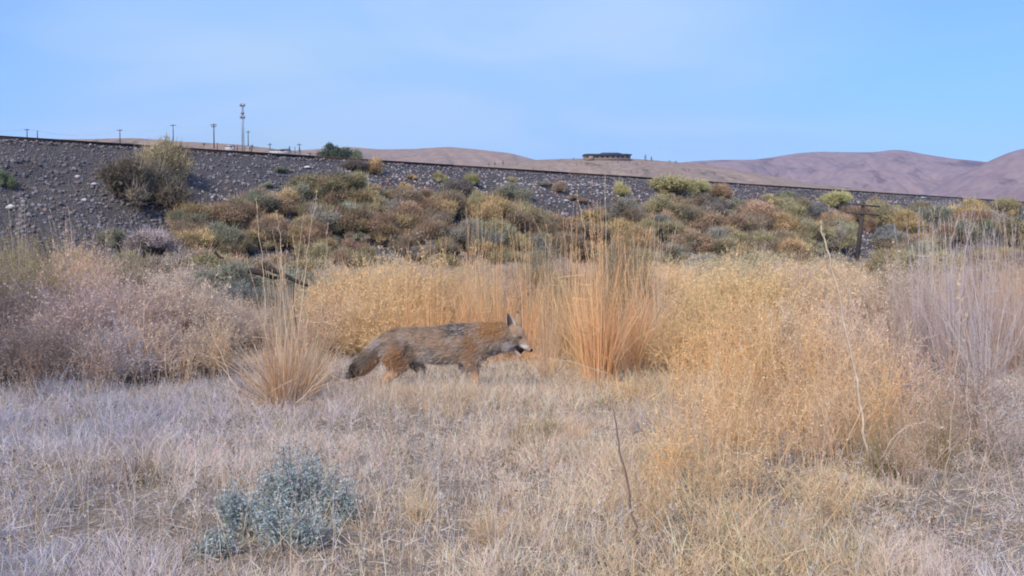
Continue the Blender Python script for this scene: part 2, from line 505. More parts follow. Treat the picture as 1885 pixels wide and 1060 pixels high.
def mat_hill(name, a, b, c, sc, veg=(.10, .085, .06), vs=.02, vth=.62):
    m = mat_ground(name, [(a, b), (b, c), (a, c)], (sc, sc * 5, sc * 25), .6, 4)
    t = m.node_tree; A = t.nodes.new; bs = t.nodes['Principled BSDF']
    src = bs.inputs['Base Color'].links[0].from_socket
    co = A('ShaderNodeTexCoord'); n = A('ShaderNodeTexNoise'); n.inputs['Scale'].default_value = vs; n.inputs['Detail'].default_value = 8; n.inputs['Roughness'].default_value = .7
    mpn = A('ShaderNodeMapping'); mpn.inputs['Scale'].default_value = (1, .35, 1)
    t.links.new(co.outputs['Object'], mpn.inputs['Vector']); t.links.new(mpn.outputs['Vector'], n.inputs['Vector'])
    r = A('ShaderNodeValToRGB'); r.color_ramp.elements[0].position = vth; r.color_ramp.elements[1].position = vth + .08
    t.links.new(n.outputs['Fac'], r.inputs['Fac'])
    mi = A('ShaderNodeMixRGB'); mi.inputs[2].default_value = (*veg, 1)
    t.links.new(r.outputs['Color'], mi.inputs[0]); t.links.new(src, mi.inputs[1]); t.links.new(mi.outputs[0], bs.inputs['Base Color'])
    return m
mh_far = mat_hill('far_grass_slope', (.165, .115, .125), (.22, .155, .16), (.28, .21, .20), .0016, (.115, .08, .09), .009, .555)
mh_mid = mat_hill('mid_grass_slope', (.18, .13, .115), (.25, .18, .155), (.31, .24, .195), .004, (.13, .10, .08), .02, .57)
mh_near = mat_hill('near_grass_slope', (.18, .13, .11), (.25, .19, .15), (.33, .26, .205), .008, (.12, .10, .08), .05, .56)
D_PTS = [(1120, 330), (1200, 306), (1270, 297), (1330, 294), (1385, 294), (1419, 290), (1465, 282), (1507, 279), (1560, 280), (1610, 280), (1645, 275), (1666, 276.5), (1703, 284), (1756, 292), (1820, 298), (1900, 306), (2100, 330)]
hill('hills', D_PTS, 3200, 900, 31, mh_far, rough=.30)
hill('hills', [(1480, 352), (1507, 335), (1544, 324), (1576, 316), (1632, 311), (1671, 319), (1700, 330), (1751, 346), (1800, 360)], 2500, 420, 37, mh_far, rough=.18)
hill('hills', [(1660, 375), (1700, 358), (1743, 339), (1783, 316), (1812, 303), (1825, 298), (1841, 288), (1862, 279), (1885, 273), (1960, 262), (2100, 255), (2400, 268)], 2300, 700, 41, mh_far, rough=.24)
hill('hills', [(430, 285), (560, 276), (640, 270), (700, 275), (760, 274), (825, 270), (880, 275), (940, 282), (985, 294), (1050, 308), (1100, 318)], 1500, 500, 47, mh_mid, rough=.14)
hill('hills', [(780, 325), (880, 306), (950, 298), (990, 294), (1050, 292), (1100, 291), (1170, 292), (1230, 297), (1300, 303), (1400, 320), (1500, 338), (1600, 349), (1720, 362), (1850, 380)], 900, 330, 53, mh_near, rough=.10)
hill('hills', [(-300, 262), (-60, 258), (60, 256), (160, 256), (250, 254), (330, 260), (390, 263), (440, 266), (500, 273), (560, 279), (620, 288), (700, 305), (780, 325)], 620, 230, 59, mh_near, rough=.09)
def on_skyline(px, py, Z): return at(px, py, Z)

# ------------------------------------------------------------------ far buildings, mast, poles, trees
m_steel = mat_simple('galvanised_steel', (.32, .33, .36), .5, .5)
m_wood = mat_simple('weathered_pole_wood', (.075, .06, .052), .9, scale=4)
m_wall = mat_simple('tan_wall', (.34, .25, .20), .9, scale=1)
m_roof = mat_simple('dark_roof', (.035, .045, .05), .8, scale=1)
m_glass = mat_simple('dark_window', (.03, .035, .045), .2)
m_white = mat_simple('white_paint', (.48, .46, .48), .7, scale=1)

bp_ = at(1117, 293, 880)
B = empty('building', bp_)
tag(B, 'long low dark-roofed building on top of the bare central hill', 'building')
L_ = 43.0
G = Geo(); box_np(G, (0, 0, 1.2), (L_ - 2, 12, 5.6), (1, 1, 1)); box_np(G, (-16, -6.6, .6), (7, 1.2, 4.4), (1, 1, 1)); link('wall', G.mesh('wall'), m_wall, B)
def prism(G, x0, x1, y0, y1, z0, z1, inset):
    V = np.array([[x0, y0, z0], [x1, y0, z0], [x1, y1, z0], [x0, y1, z0], [x0 + inset, (y0 + y1) / 2, z1], [x1 - inset, (y0 + y1) / 2, z1],
                  [x0, y0, z0 - .5], [x1, y0, z0 - .5], [x1, y1, z0 - .5], [x0, y1, z0 - .5]])
    G.add(V, np.ones((10, 3)), Q=np.array([[0, 1, 5, 4], [2, 3, 4, 5], [6, 7, 1, 0], [7, 8, 2, 1], [8, 9, 3, 2], [9, 6, 0, 3], [9, 8, 7, 6]]), T=np.array([[1, 2, 5], [3, 0, 4]]))
G = Geo(); prism(G, -L_ / 2, L_ / 2, -8.2, 7.4, 3.6, 4.9, 3); prism(G, -7, 13, -7.0, 6.0, 4.3, 5.9, 3); link('roof', G.mesh('roof'), m_roof, B)
for k, x in enumerate((-18, -12.5, -9, -4.5, 0, 5, 9.5, 13.5, 18)):
    G = Geo(); box_np(G, (x, -6.06 if k else -7.26, 1.7), (2.6, .1, 2.0), (1, 1, 1)); f_ = link('window', G.mesh('window'), m_glass, B)

def mast(px, ytop, ybase, Z, label):
    top = at(px, ytop, Z); base = at(px, ybase, Z); h = top.z - base.z
    M = empty('cell_tower', base); tag(M, label, 'tower')
    s = h / 100.0
    G = Geo()
    r0, r1 = .030 * h, .018 * h
    for k in range(3):
        a = k * 2.094 + .4
        tube_np(G, [(r0 * math.cos(a), r0 * math.sin(a), -3), (r1 * math.cos(a), r1 * math.sin(a), h * .97)], .008 * h, (.9, .9, .95), 5)
    nb = 16
    for j in range(nb):
        for k in range(3):
            z0 = h * .97 * j / nb; z1 = h * .97 * (j + 1) / nb
            a = k * 2.094 + .4; b = (k + 1) * 2.094 + .4
            ra = r0 + (r1 - r0) * j / nb; rb = r0 + (r1 - r0) * (j + 1) / nb
            tube_np(G, [(ra * math.cos(a), ra * math.sin(a), z0), (rb * math.cos(b), rb * math.sin(b), z1)], .003 * h, (.8, .8, .85), 3)
    link('lattice_mast', G.mesh('lattice_mast'), m_steel, M)
    for fz, R in ((.985, .052), (.80, .026), (.70, .048)):
        G = Geo()
        for k in range(3):
            a = k * 2.094 + .25
            tube_np(G, [(0, 0, fz * h), (R * h * math.cos(a), R * h * math.sin(a), fz * h)], .006 * h, (.6, .6, .6), 4)
        pf = link('antenna_platform', G.mesh('antenna_platform'), m_steel, M)
        for k in range(6):
            a = k * 1.047 + .25
            G = Geo(); box_np(G, (0, 0, 0), (.022 * h, .018 * h, .062 * h), (.5, .5, .55))
            link('antenna_panel', G.mesh('antenna_panel'), m_steel, pf, (R * h * math.cos(a), R * h * math.sin(a), fz * h))
mast(447, 192, 270, 560, 'tall lattice cell tower with stacked antenna platforms on the left skyline')

def pole(px, ytop, ybase, Z, arms, label, cat='utility pole', wpx=1.6, armw=.09, mat=None, name='utility_pole', group=None, lean=0):
    top = at(px, ytop, Z); base = at(px, ybase, Z); h = top.z - base.z
    E = empty(name, base); tag(E, label, cat, group)
    r = wpx / FPX * Z / 2
    G = Geo(); tube_np(G, [(-lean * h, 0, -1.2), (-lean * h * .5, 0, h * .5), (0, 0, h)], [r * 1.15, r, r * .8], (1, 1, 1), 8); link('post', G.mesh('post'), mat or m_wood, E)
    for (fz, hw) in arms:
        G = Geo(); box_np(G, (0, -r, h * fz), (hw * 2, r * (1.2 if wpx < 5 else .7), r * (1.3 if wpx < 5 else .75)), (1, 1, 1)); a_ = link('crossarm', G.mesh('crossarm'), mat or m_wood, E)
    return E, h, r
PG = 'thin utility poles on the left skyline'
pole(50, 237, 256, 200, [(.9, .5)], 'short thin pole just above the rails, leftmost on the skyline', group=PG)
pole(69, 240, 257, 200, [], 'short thin bare pole right of the leftmost skyline pole', group=PG)
pole(221, 238, 262, 320, [(.93, .9)], 'thin utility pole above the rails between the far left edge and the big shrub', group=PG)
pole(319, 229, 262, 420, [(.95, 1.2)], 'faint tall utility pole rising behind the large shrub on the embankment', group=PG)
pole(394, 227, 268, 450, [(.93, 1.4), (.85, 1.1)], 'utility pole with a transformer left of the cell tower', group=PG, wpx=2)
pole(457, 240, 270, 560, [(.9, 1.2)], 'shorter utility pole immediately right of the cell tower', group=PG)
pole(497, 263, 278, 600, [(.8, 1.2)], 'small pole on the skyline between the cell tower and the dark conifers', group=PG)
pole(551, 264, 280, 620, [(.85, 1.4)], 'small pole among the dark conifers on the skyline', group=PG)
m_red = mat_simple('red_marker', (.28, .07, .06), .8)
for x, yt, yb, lb in ((400, 258, 280, 'short red post by the rails below the left utility pole'), (437, 262, 283, 'short red post by the rails just left of the cell tower')):
    Zr = (LA + LD * ((LB - LA).length * .1)).y
    t0 = at_z(x, 247 + 123 * x / 1885, EYE + RH)
    E, h, r = pole(x, yt + 4, yb, t0.y + 6, [], lb, 'marker post', 1.8, mat=m_red, name='marker_post', group='red posts beside the rails')

# telegraph pole on the right
p0 = ground(1578, 452); p0 = at(1578, 450, 88)
E, h, r = pole(1580, 371, 458, 70, [(.925, 1.14), (.745, 1.17)], 'old leaning dark wooden telegraph pole with two crossarms in front of the embankment', 'telegraph pole', 7.6, name='telegraph_pole')
E.rotation_euler = (0, math.radians(5.4), 0)
m_ins = mat_simple('glass_insulator', (.12, .2, .2), .3)
for fz in (.925, .745):
    for x in (-1.08, -.72, -.36, .36, .72, 1.08):
        G = Geo(); tube_np(G, [(0, 0, 0), (0, 0, .06), (0, 0, .14)], [.02, .03, .015], (1, 1, 1), 6)
        link('insulator', G.mesh('insulator'), m_ins, E, (x, -r, h * fz + r * .3))
# overhead wires, upper left
G = Geo()
a, b = at(50, 237.5, 200), at(221, 238.5, 320)
a0 = at(-300, 190, 120)
for off in (0, .35):
    for (p, q) in ((a0, a), (a, b), (b, at(319, 230, 420)), (at(319, 230, 420), at(394, 229, 450))):
        pts = [p.lerp(q, k / 12) + Vector((off, 0, -4 * (k / 12) * (1 - k / 12) * 1.6)) for k in range(13)]
        tube_np(G, pts, .009, (1, 1, 1), 3)
tag(link('power_line', G.mesh('power_line'), m_steel), 'faint sagging overhead wires between the poles at the upper left', 'power line')

# far small sheds / pale structures by the mast
def shed(px, py, Z, wpx, hpx, mat, label, name='shed'):
    p = at(px, py, Z); k = Z / FPX
    E = empty(name, p); tag(E, label, 'shed')
    wd, ht = wpx * k, hpx * k
    G = Geo(); box_np(G, (0, 0, ht * .4 - 1), (wd, wd * .5, ht * .8 + 2), (1, 1, 1)); link('wall', G.mesh('wall'), mat, E)
    G = Geo(); prism(G, -wd * .54, wd * .54, -wd * .3, wd * .3, ht * .86, ht * 1.05, .02 * wd); link('roof', G.mesh('roof'), m_steel, E)
    G = Geo(); box_np(G, (wd * .2, -wd * .25 - .06, ht * .3), (wd * .2, .1, ht * .5), (1, 1, 1)); link('door', G.mesh('door'), m_glass, E)
shed(423, 272, 430, 16, 5, m_white, 'small white shed just left of the cell tower foot')
shed(458, 275, 430, 10, 5, m_wall, 'small tan shed right under the short pole by the cell tower')
shed(515, 279, 440, 34, 5, m_white, 'long low pale shed between the cell tower and the dark conifers')

# trees and shrubs -----------------------------------------------------------------
m_leaf = mat_plant('foliage', .25)
m_stem = mat_plant('stems', .05, tint=False)
def crown_pts(lobes, n, shell=.55):
    """points spread through a set of ellipsoid lobes, denser near their surface, ragged outline"""
    k = RS.choice(len(lobes), n, p=np.array([l[3] * l[4] for l in lobes]) / sum(l[3] * l[4] for l in lobes))
    LBS = np.array([[l[0], l[1], l[2], l[3], l[4]] for l in lobes])[k]
    d = unit(RS.normal(size=(n, 3)))
    r = (shell + (1 - shell) * rnd(n)) * (1 + .18 * RS.normal(size=n))
    q = d * r[:, None] * LBS[:, [3, 3, 4]] + LBS[:, :3]
    return q, d, k
def make_bush(seed, w=1.0, h=.8, nl=9, n=2600, fs=.023, sprig=0.8):
    """unit bush about 1 wide: lobed crown of leaf flecks and short sprigs over bare twiggy stems"""
    global RS
    keep = RS; RS = np.random.RandomState(seed)
    r = random.Random(seed)
    lobes = []
    for i in range(nl):
        a = r.uniform(0, 6.283); rr = w * .38 * math.sqrt(r.random())
        lw = r.uniform(.10, .22) * w
        lobes.append((rr * math.cos(a), rr * math.sin(a), h * r.uniform(.32, .80) * (1 - .35 * (rr / (w * .36)) ** 2), lw, lw * r.uniform(.7, 1.0)))
    P, d, k = crown_pts(lobes, n)
    ok = P[:, 2] > .02; P = P[ok]; d = d[ok]; k = k[ok]
    lob_v = RS.uniform(.72, 1.25, nl)[k]
    up = np.clip(P[:, 2] / h, 0, 1)
    c = np.ones((len(P), 3)) * (lob_v * RS.uniform(.65, 1.3, len(P)))[:, None]
    c = c * (1 + (RS.uniform(-.1, .1, (len(P), 3))))
    G = Geo(); flecks(G, P, RS.uniform(.6, 1.4, len(P)) * fs, np.clip(c, 0, 2.5))
    m = int(len(P) * sprig * .5)
    idx = RS.choice(len(P), m, False)
    dd = unit(d[idx] * .6 + np.array([[0, 0, .9]]) + RS.normal(size=(m, 3)) * .25)
    strips(G, P[idx], dd, RS.uniform(.05, .19, m) * w, np.full(m, .009 * w), RS.normal(size=(m, 3)) * .15, 1, np.clip(c[idx] * 1.1, 0, 2.5))
    fol = G.mesh('foliage')
    G = Geo(); ns = 60
    tgt = P[RS.choice(len(P), ns)]
    b = np.stack([RS.normal(size=ns) * .04 * w, RS.normal(size=ns) * .04 * w, np.full(ns, -.05)], 1)
    v = tgt - b; L = np.linalg.norm(v, axis=1); dd = unit(v + np.array([[0, 0, .25]]) * 0)
    strips(G, b, dd, L, np.full(ns, .016 * w), RS.normal(size=(ns, 3)) * .06, 3, pick([(.16, .13, .12), (.24, .20, .19), (.11, .085, .075)], [2, 2, 1], ns))
    st = G.mesh('stems')
    RS = keep
    return fol, st
def proto(name, meshes, tints=None):
    E = bpy.data.objects.new(name, None); E.empty_display_size = .1
    ch = []
    for nm, me, mt, ti in meshes:
        if len(me.materials) == 0: me.materials.append(mt)
        o = bpy.data.objects.new(nm, me)
        if ti: o['tinted'] = 1
        ch.append(o)
    return (E, ch)
def place(pr, loc, rz, sc, color, label, cat, group=None, name=None):
    E, ch = pr
    r = bpy.data.objects.new(name or E.name, None); r.empty_display_size = .1
    COL.objects.link(r)
    r.location = loc; r.rotation_euler = (0, 0, rz); r.scale = sc
    for c in ch:
        o = bpy.data.objects.new(c.name, c.data); COL.objects.link(o); o.parent = r
        if c.get('tinted') and color: o.color = (*color, 1)
    tag(r, label, cat, group)
    return r
BUSH = []
for k in range(7):
    f, s = make_bush(100 + k, nl=11 + k % 4 * 3, n=5600, h=.72 + .05 * (k % 3))
    BUSH.append(proto('shrub', [('foliage', f, m_leaf, 1), ('stems', s, m_stem, 0)]))

LOW = []
for k in range(4):
    f, s_lo = make_bush(150 + k, nl=11 + k, n=2300, fs=.034, h=.75)
    for me_ in (f,):
        nv_ = len(me_.vertices); a_ = np.zeros(nv_ * 3, np.float32); me_.vertices.foreach_get('co', a_)
        c_ = np.zeros(nv_ * 4, np.float32); me_.color_attributes['Col'].data.foreach_get('color', c_)
        F4 = np.array([list(p.vertices) for p in me_.polygons if len(p.vertices) == 4]); F3 = np.array([list(p.vertices) for p in me_.polygons if len(p.vertices) == 3])
        LOW.append((a_.reshape(-1, 3).astype(float), c_.reshape(-1, 4)[:, :3].astype(float), F4, F3))
SCRUB = Geo()
def scrub_px(px, ybase, wpx, hpx, col):
    p = ground(px, ybase); k = p.y / FPX
    V, C, F4, F3 = random.choice(LOW)
    jv = random.uniform(.84, 1.18); c = np.array(C_[col]) * jv
    hh = hpx * k / .78 * 1.08; a = random.uniform(0, 6.28)
    X = V[:, 0] * wpx * k * 1.05; Y = V[:, 1] * wpx * k * .98
    VV = np.stack([X * math.cos(a) - Y * math.sin(a) + p.x, X * math.sin(a) + Y * math.cos(a) + p.y, V[:, 2] * hh + p.z - hh * .1], 1)
    SCRUB.add(VV, C * c, Q=F4, T=F3)
C_ = dict(olive=(.385, .335, .20), rust=(.39, .28, .19), ochre=(.50, .38, .21), greygreen=(.31, .31, .225),
          purple=(.25, .22, .195), yellow=(.48, .445, .23), brown=(.37, .295, .21), green=(.20, .24, .135), bluegrey=(.245, .255, .235),
          tan=(.58, .48, .32), dkgreen=(.08, .115, .075), pink=(.39, .33, .30), grey=(.335, .305, .265), drab=(.27, .235, .175))
def bush_px(px, ybase, wpx, hpx, col, label, Z=None, name='shrub', group='shrubs on the embankment', cat='shrub', v=None):
    p = ground(px, ybase) if Z is None else at(px, ybase, Z)
    k = p.y / FPX
    v = random.randrange(7) if v is None else v
    jv = random.uniform(.84, 1.18); c = tuple(x * jv * random.uniform(.97, 1.03) for x in C_[col])
    hh = hpx * k / .78
    return place(BUSH[v], p - Vector((0, 0, hh * .10)), random.uniform(0, 6.28), (wpx * k * 1.08, wpx * k * .95, hh * 1.08), c, label, cat, group, name)

BL = [
 (303, 332, 98, 84, 'olive', 'tall olive brown shrub that breaks the rail line left of the cell tower'),
 (262, 382, 138, 110, 'drab', 'large drab brown twiggy shrub below the olive shrub that breaks the rail line'),
 (300, 372, 84, 88, 'drab', 'drab brown shrub between the large twiggy shrub and the olive one above'),
 (6, 345, 42, 40, 'green', 'dark green shrub cut by the left edge halfway up the embankment'),
 (352, 413, 78, 58, 'ochre', 'rusty ochre shrub at the lower right of the large dark twiggy shrub'),
 (430, 418, 100, 50, 'rust', 'low wide rust brown shrub left of the ochre yellow domed shrub'),
 (408, 458, 98, 55, 'greygreen', 'grey green shrub under the low wide rust brown shrub'),
 (520, 387, 74, 44, 'ochre', 'ochre yellow domed shrub on the slope left of the broad olive shrub'),
 (600, 368, 135, 54, 'olive', 'broad olive brown shrub below the bright white rock'),
 (665, 362, 80, 52, 'olive', 'rounded olive shrub joined to the right side of the broad olive shrub'),
 (688, 321, 40, 38, 'ochre', 'small straw coloured shrub under the rails beside the dark green trees'),
 (652, 316, 58, 30, 'purple', 'low dark grey shrub between the dark green trees and the straw coloured shrub'),
 (640, 425, 95, 62, 'rust', 'rust coloured shrub below the broad olive shrub'),
 (590, 428, 85, 54, 'grey', 'grey twiggy shrub left of the rust shrub under the broad olive shrub'),
 (695, 434, 75, 52, 'rust', 'rust orange shrub in the second row below the rounded olive shrub'),
 (745, 386, 66, 42, 'brown', 'brown shrub on the slope right of the rounded olive shrub'),
 (765, 442, 78, 56, 'rust', 'red brown shrub low on the slope below the brown shrub'),
 (812, 337, 28, 23, 'yellow', 'small bright yellow green shrub under the rails, left one of a pair'),
 (867, 342, 32, 25, 'yellow', 'small bright yellow green shrub under the rails, right one of a pair'),
 (845, 368, 66, 42, 'purple', 'mauve brown twiggy shrub below the pair of small yellow green shrubs'),
 (822, 400, 76, 44, 'brown', 'wide brown shrub under the mauve twiggy shrub'),
 (905, 404, 82, 62, 'ochre', 'tall orange brown shrub right of the wide brown shrub'),
 (945, 372, 70, 42, 'greygreen', 'pale grey green shrub above the bare stones left of the middle'),
 (850, 452, 78, 54, 'grey', 'grey shrub in the low belt behind the golden brush'),
 (910, 456, 80, 55, 'olive', 'olive orange shrub in the low belt under the tall orange brown shrub'),
 (1030, 356, 28, 24, 'brown', 'tiny grey brown shrub alone among the stones under the far building'),
 (1145, 363, 38, 32, 'yellow', 'small round yellow green shrub alone left of the big yellow green shrub'),
 (1232, 356, 102, 46, 'yellow', 'big yellow green shrub that hides the rails right of the far building'),
 (1285, 360, 50, 30, 'yellow', 'smaller yellow shrub touching the right side of the big yellow green shrub'),
 (1325, 369, 44, 34, 'rust', 'orange brown shrub at the right end of the yellow shrubs on the crest'),
 (1303, 380, 60, 28, 'purple', 'dark mauve shrub below the yellow shrubs on the crest'),
 (975, 410, 80, 34, 'greygreen', 'grey olive low shrub in the middle of the slope'),
 (1028, 434, 98, 50, 'rust', 'rust brown wide shrub in the middle behind the tall stalks'),
 (1215, 398, 68, 42, 'olive', 'olive brown shrub under the big yellow green shrub'),
 (1262, 414, 60, 40, 'brown', 'brown shrub right of the olive brown shrub below the crest'),
 (1345, 413, 62, 30, 'greygreen', 'smooth round grey green shrub on bare ground between brown shrubs'),
 (1210, 430, 58, 40, 'bluegrey', 'blue grey shrub below the olive brown shrub'),
 (1270, 455, 80, 40, 'rust', 'rust shrub low behind the golden brush right of the middle'),
 (1395, 408, 62, 46, 'rust', 'rust red shrub right of the smooth round grey green shrub'),
 (1420, 376, 38, 22, 'yellow', 'small lime yellow shrub right under the rails above the rust red shrub'),
 (1450, 384, 36, 22, 'greygreen', 'small silvery green shrub touching the lime yellow shrub'),
 (1536, 380, 64, 32, 'yellow', 'rounded yellow green shrub at the rails just left of the telegraph pole'),
 (1465, 434, 96, 50, 'olive', 'wide brown olive shrub below the silvery green shrub'),
 (1505, 405, 60, 30, 'bluegrey', 'dark blue grey shrub left of the telegraph pole'),
 (1540, 442, 70, 42, 'greygreen', 'grey green shrub at the left foot of the telegraph pole'),
 (1600, 430, 30, 32, 'rust', 'small orange brown shrub right behind the telegraph pole'),
 (1630, 446, 66, 40, 'bluegrey', 'grey blue shrub at the right foot of the telegraph pole'),
 (1650, 396, 32, 21, 'yellow', 'small yellow green shrub right of the telegraph pole crossarms'),
 (1688, 392, 44, 26, 'olive', 'olive green shrub just right of the small yellow green one beyond the telegraph pole'),
 (1697, 412, 36, 20, 'grey', 'pale grey shrub under the olive green shrub beyond the telegraph pole'),
 (1797, 386, 34, 20, 'ochre', 'small yellow olive shrub high on the bank near the right edge'),
 (1853, 396, 66, 36, 'olive', 'olive shrub near the right edge close to the rails'),
 (1875, 450, 60, 50, 'dkgreen', 'dark green shrub low at the right edge'),
 (1800, 438, 60, 38, 'green', 'green shrub in the dark belt at the right behind the mauve grass'),
 (1735, 440, 70, 36, 'bluegrey', 'dusky blue grey shrub low on the bank between the telegraph pole and the right edge'),
 (285, 470, 110, 55, 'pink', 'pinkish grey twiggy shrub at the foot of the dark bank'),
 (205, 455, 60, 36, 'greygreen', 'grey green shrub at the foot of the dark bank left of the pinkish shrub'),
 (1095, 406, 52, 30, 'brown', 'brown shrub on the stones right of the middle of the slope'),
 (1135, 445, 84, 44, 'ochre', 'ochre shrub directly behind the tall yellow stalks'),
 (1325, 448, 74, 36, 'brown', 'brown shrub low on the bank under the smooth round grey green shrub'),
 (500, 425, 60, 34, 'ochre', 'yellowish shrub under the ochre yellow domed shrub'),
 (540, 455, 80, 46, 'rust', 'rust shrub behind the tall pale stalks of the left bunchgrass'),
]
for a in BL: bush_px(*a)
# the crowded lower slope; every shrub is named after the landmark nearest to it
LM = [(305, 290, 'olive shrub on the rail line'), (268, 335, 'large dark twiggy shrub'), (352, 388, 'rusty ochre shrub'), (430, 395, 'low wide rust shrub'), (520, 365, 'ochre domed shrub'),
      (600, 340, 'broad olive shrub'), (640, 395, 'rust shrub under the broad olive one'), (745, 365, 'brown shrub'), (840, 330, 'pair of lime yellow shrubs'), (905, 375, 'tall orange brown shrub'),
      (945, 352, 'pale grey green shrub'), (1028, 410, 'wide rust shrub behind the stalks'), (1145, 347, 'lone round yellow shrub'), (1232, 335, 'big yellow green shrub'), (1325, 352, 'orange shrub on the crest'),
      (1345, 398, 'smooth round grey green shrub'), (1395, 385, 'rust red shrub'), (1420, 365, 'lime yellow shrub under the rails'), (1465, 410, 'wide brown olive shrub'), (1536, 364, 'yellow shrub at the rails'),
      (1584, 420, 'telegraph pole'), (1650, 386, 'shrub pair past the telegraph pole'), (1797, 376, 'small yellow olive shrub'), (1853, 380, 'olive shrub near the right edge'), (1875, 430, 'dark green shrub at the right edge'),
      (525, 480, 'left stalks'), (1105, 440, 'tall orange clump stalks'), (285, 445, 'pinkish shrub'), (760, 455, 'golden brush left top'), (1400, 455, 'pale pink seed topped shrub'), (940, 570, 'coyote ears'),
      (820, 595, 'coyote back'), (90, 430, 'tall olive rust shrub'), (1760, 450, 'tallest lilac grass'), (1210, 470, 'rose tinted bunchgrass'), (640, 470, 'dead branches')]
used_labels = {}
def autolabel(px, py, colour, noun, w_, h_, pref=''):
    near = sorted(LM, key=lambda l: math.hypot((l[0] - px), (l[1] - py) * 1.6))
    szs = ['wide', 'low', 'small', 'rounded'] if w_ > 68 else (['low', 'small', 'compact', 'tiny'] if h_ < 36 else ['upright', 'rounded', 'small', 'bushy'])
    for l in near[:6]:
        dx, dy = px - l[0], py - l[1]
        dirs = (['right of', 'to the lower right of'] if dx > 0 else ['left of', 'to the lower left of']) if abs(dx) > abs(dy) * 1.2 else (['below', 'directly under'] if dy > 0 else ['above', 'directly above'])
        if abs(dy) < abs(dx) * .35: dirs = dirs[:1]
        for sz_ in szs:
            for dd in dirs:
                for q in ('just ' if math.hypot(dx, dy) < 60 else '', 'farther '):
                    lab = (sz_ + ' ' + pref + colour + ' ' + noun + ' ' + q + dd + ' the ' + l[2]).replace('directly directly', 'directly')
                    lab = lab.replace('just directly', 'directly').replace('farther directly', 'directly').replace('just to the', 'just to the').replace('farther to the', 'farther to the').replace('farther below', 'well below').replace('farther above', 'well above')
                    if lab not in used_labels and len(lab.split()) <= 16:
                        used_labels[lab] = 1; return lab
    return sz_ + ' ' + colour + ' ' + noun
CN = dict(rust='rust brown', olive='olive', greygreen='grey green', brown='brown', bluegrey='dusky blue grey', grey='twiggy grey', ochre='ochre')
rb = random.Random(5)
TOPY = [(330, 425), (480, 376), (600, 350), (700, 352), (760, 372), (900, 385), (960, 405), (1100, 415), (1200, 388), (1300, 382), (1400, 385), (1500, 395), (1600, 400), (1900, 400)]
cnt = 0
while cnt < 275:
    px = rb.uniform(330, 1900); t0 = interp(TOPY, px); py = t0 + (484 - t0) * rb.random() ** .8
    if 1545 < px < 1620 and py > 436: continue
    if px > 1560 and rb.random() < .35: continue
    if px < 560 and py < 450 and rb.random() < .4: continue
    c = rb.choices(['rust', 'olive', 'greygreen', 'brown', 'bluegrey', 'grey', 'ochre'], [3, 4.5, 1.2, 4, .5, 1.6, 1.8] if px < 1450 else [1.2, 3.6, 2.2, 2, 1.4, 1, .8])[0]
    w_ = rb.uniform(42, 84); h_ = w_ * rb.uniform(.5, .68)
    if w_ < 57.5: scrub_px(px, py, w_, h_, c)
    else: bush_px(px, py, w_, h_, c, autolabel(px, py - h_ / 2, CN[c], 'shrub', w_, h_), group='shrubs crowding the lower embankment')
    cnt += 1
for i in range(44):        # thin scrub on the bare upper slope
    px = rb.uniform(420, 1860); rl = 247 + 123 * px / 1885; t0 = interp(TOPY, px)
    py = rl + 26 + (t0 - rl - 20) * rb.random() ** .7
    c = rb.choices(['olive', 'brown', 'ochre', 'grey', 'greygreen', 'rust'], [4, 3, 2, 2, 1.5, 1.5])[0]
    w_ = rb.uniform(20, 42); h_ = w_ * rb.uniform(.45, .62)
    scrub_px(px, py, w_, h_, c)
tag(link('scrub', SCRUB.mesh('scrub'), mat_plant('scrub_leaf', .25, tint=False)), 'small mixed scrub filling in between the larger shrubs on the embankment', 'scrub', kind='stuff')
for i in range(46):        # on the flat, between the brush and the embankment foot
    px = rb.uniform(-60, 1950); Z = rb.uniform(26, 62)
    if 400 < px < 600 and Z < 45: continue
    if 1540 < px < 1625: continue
    c = rb.choices(['rust', 'olive', 'greygreen', 'brown', 'ochre', 'grey'], [2, 3, 3, 3, 1, 2])[0]
    h_ = rb.uniform(.75, 1.15); k_ = FPX / Z
    py = 455 + EYE * k_
    bush_px(px, py, rb.uniform(1.5, 2.4) * k_, h_ * k_, c, autolabel(px, py - h_ * k_, CN[c], 'shrub', 70, 30, 'flat ground '), Z=Z, group='shrubs on the flat before the embankment')

for px, Z, hh, wd, c, lab in ((420, 19, .78, 1.5, 'greygreen', 'grey green shrub just behind the right end of the left mass'), (395, 24, .95, 1.8, 'olive', 'olive shrub behind the right end of the left mass'),
                              (470, 27, .80, 1.7, 'brown', 'brown shrub behind the dead branches, left side'), (530, 22, .60, 1.5, 'greygreen', 'low grey green shrub behind the dead branches'),
                              (580, 26, .85, 1.7, 'olive', 'olive shrub behind the dead branches, right side'), (455, 16, .52, 1.1, 'bluegrey', 'small blue grey shrub left of the dead branches'),
                              (510, 31, .95, 2.0, 'rust', 'rust shrub far behind the dead branches'), (350, 30, 1.0, 2.0, 'grey', 'grey twiggy shrub above the rose tan rounded shrub'),
                              (240, 28, 1.05, 2.0, 'olive', 'olive shrub above the mauve rounded shrub'), (600, 17, .55, 1.1, 'greygreen', 'small grey green shrub left of the golden domed shrub')):
    k_ = FPX / Z
    bush_px(px, 455 + EYE * k_, wd * k_, hh * k_, c, lab, Z=Z, group='shrubs on the flat before the embankment')

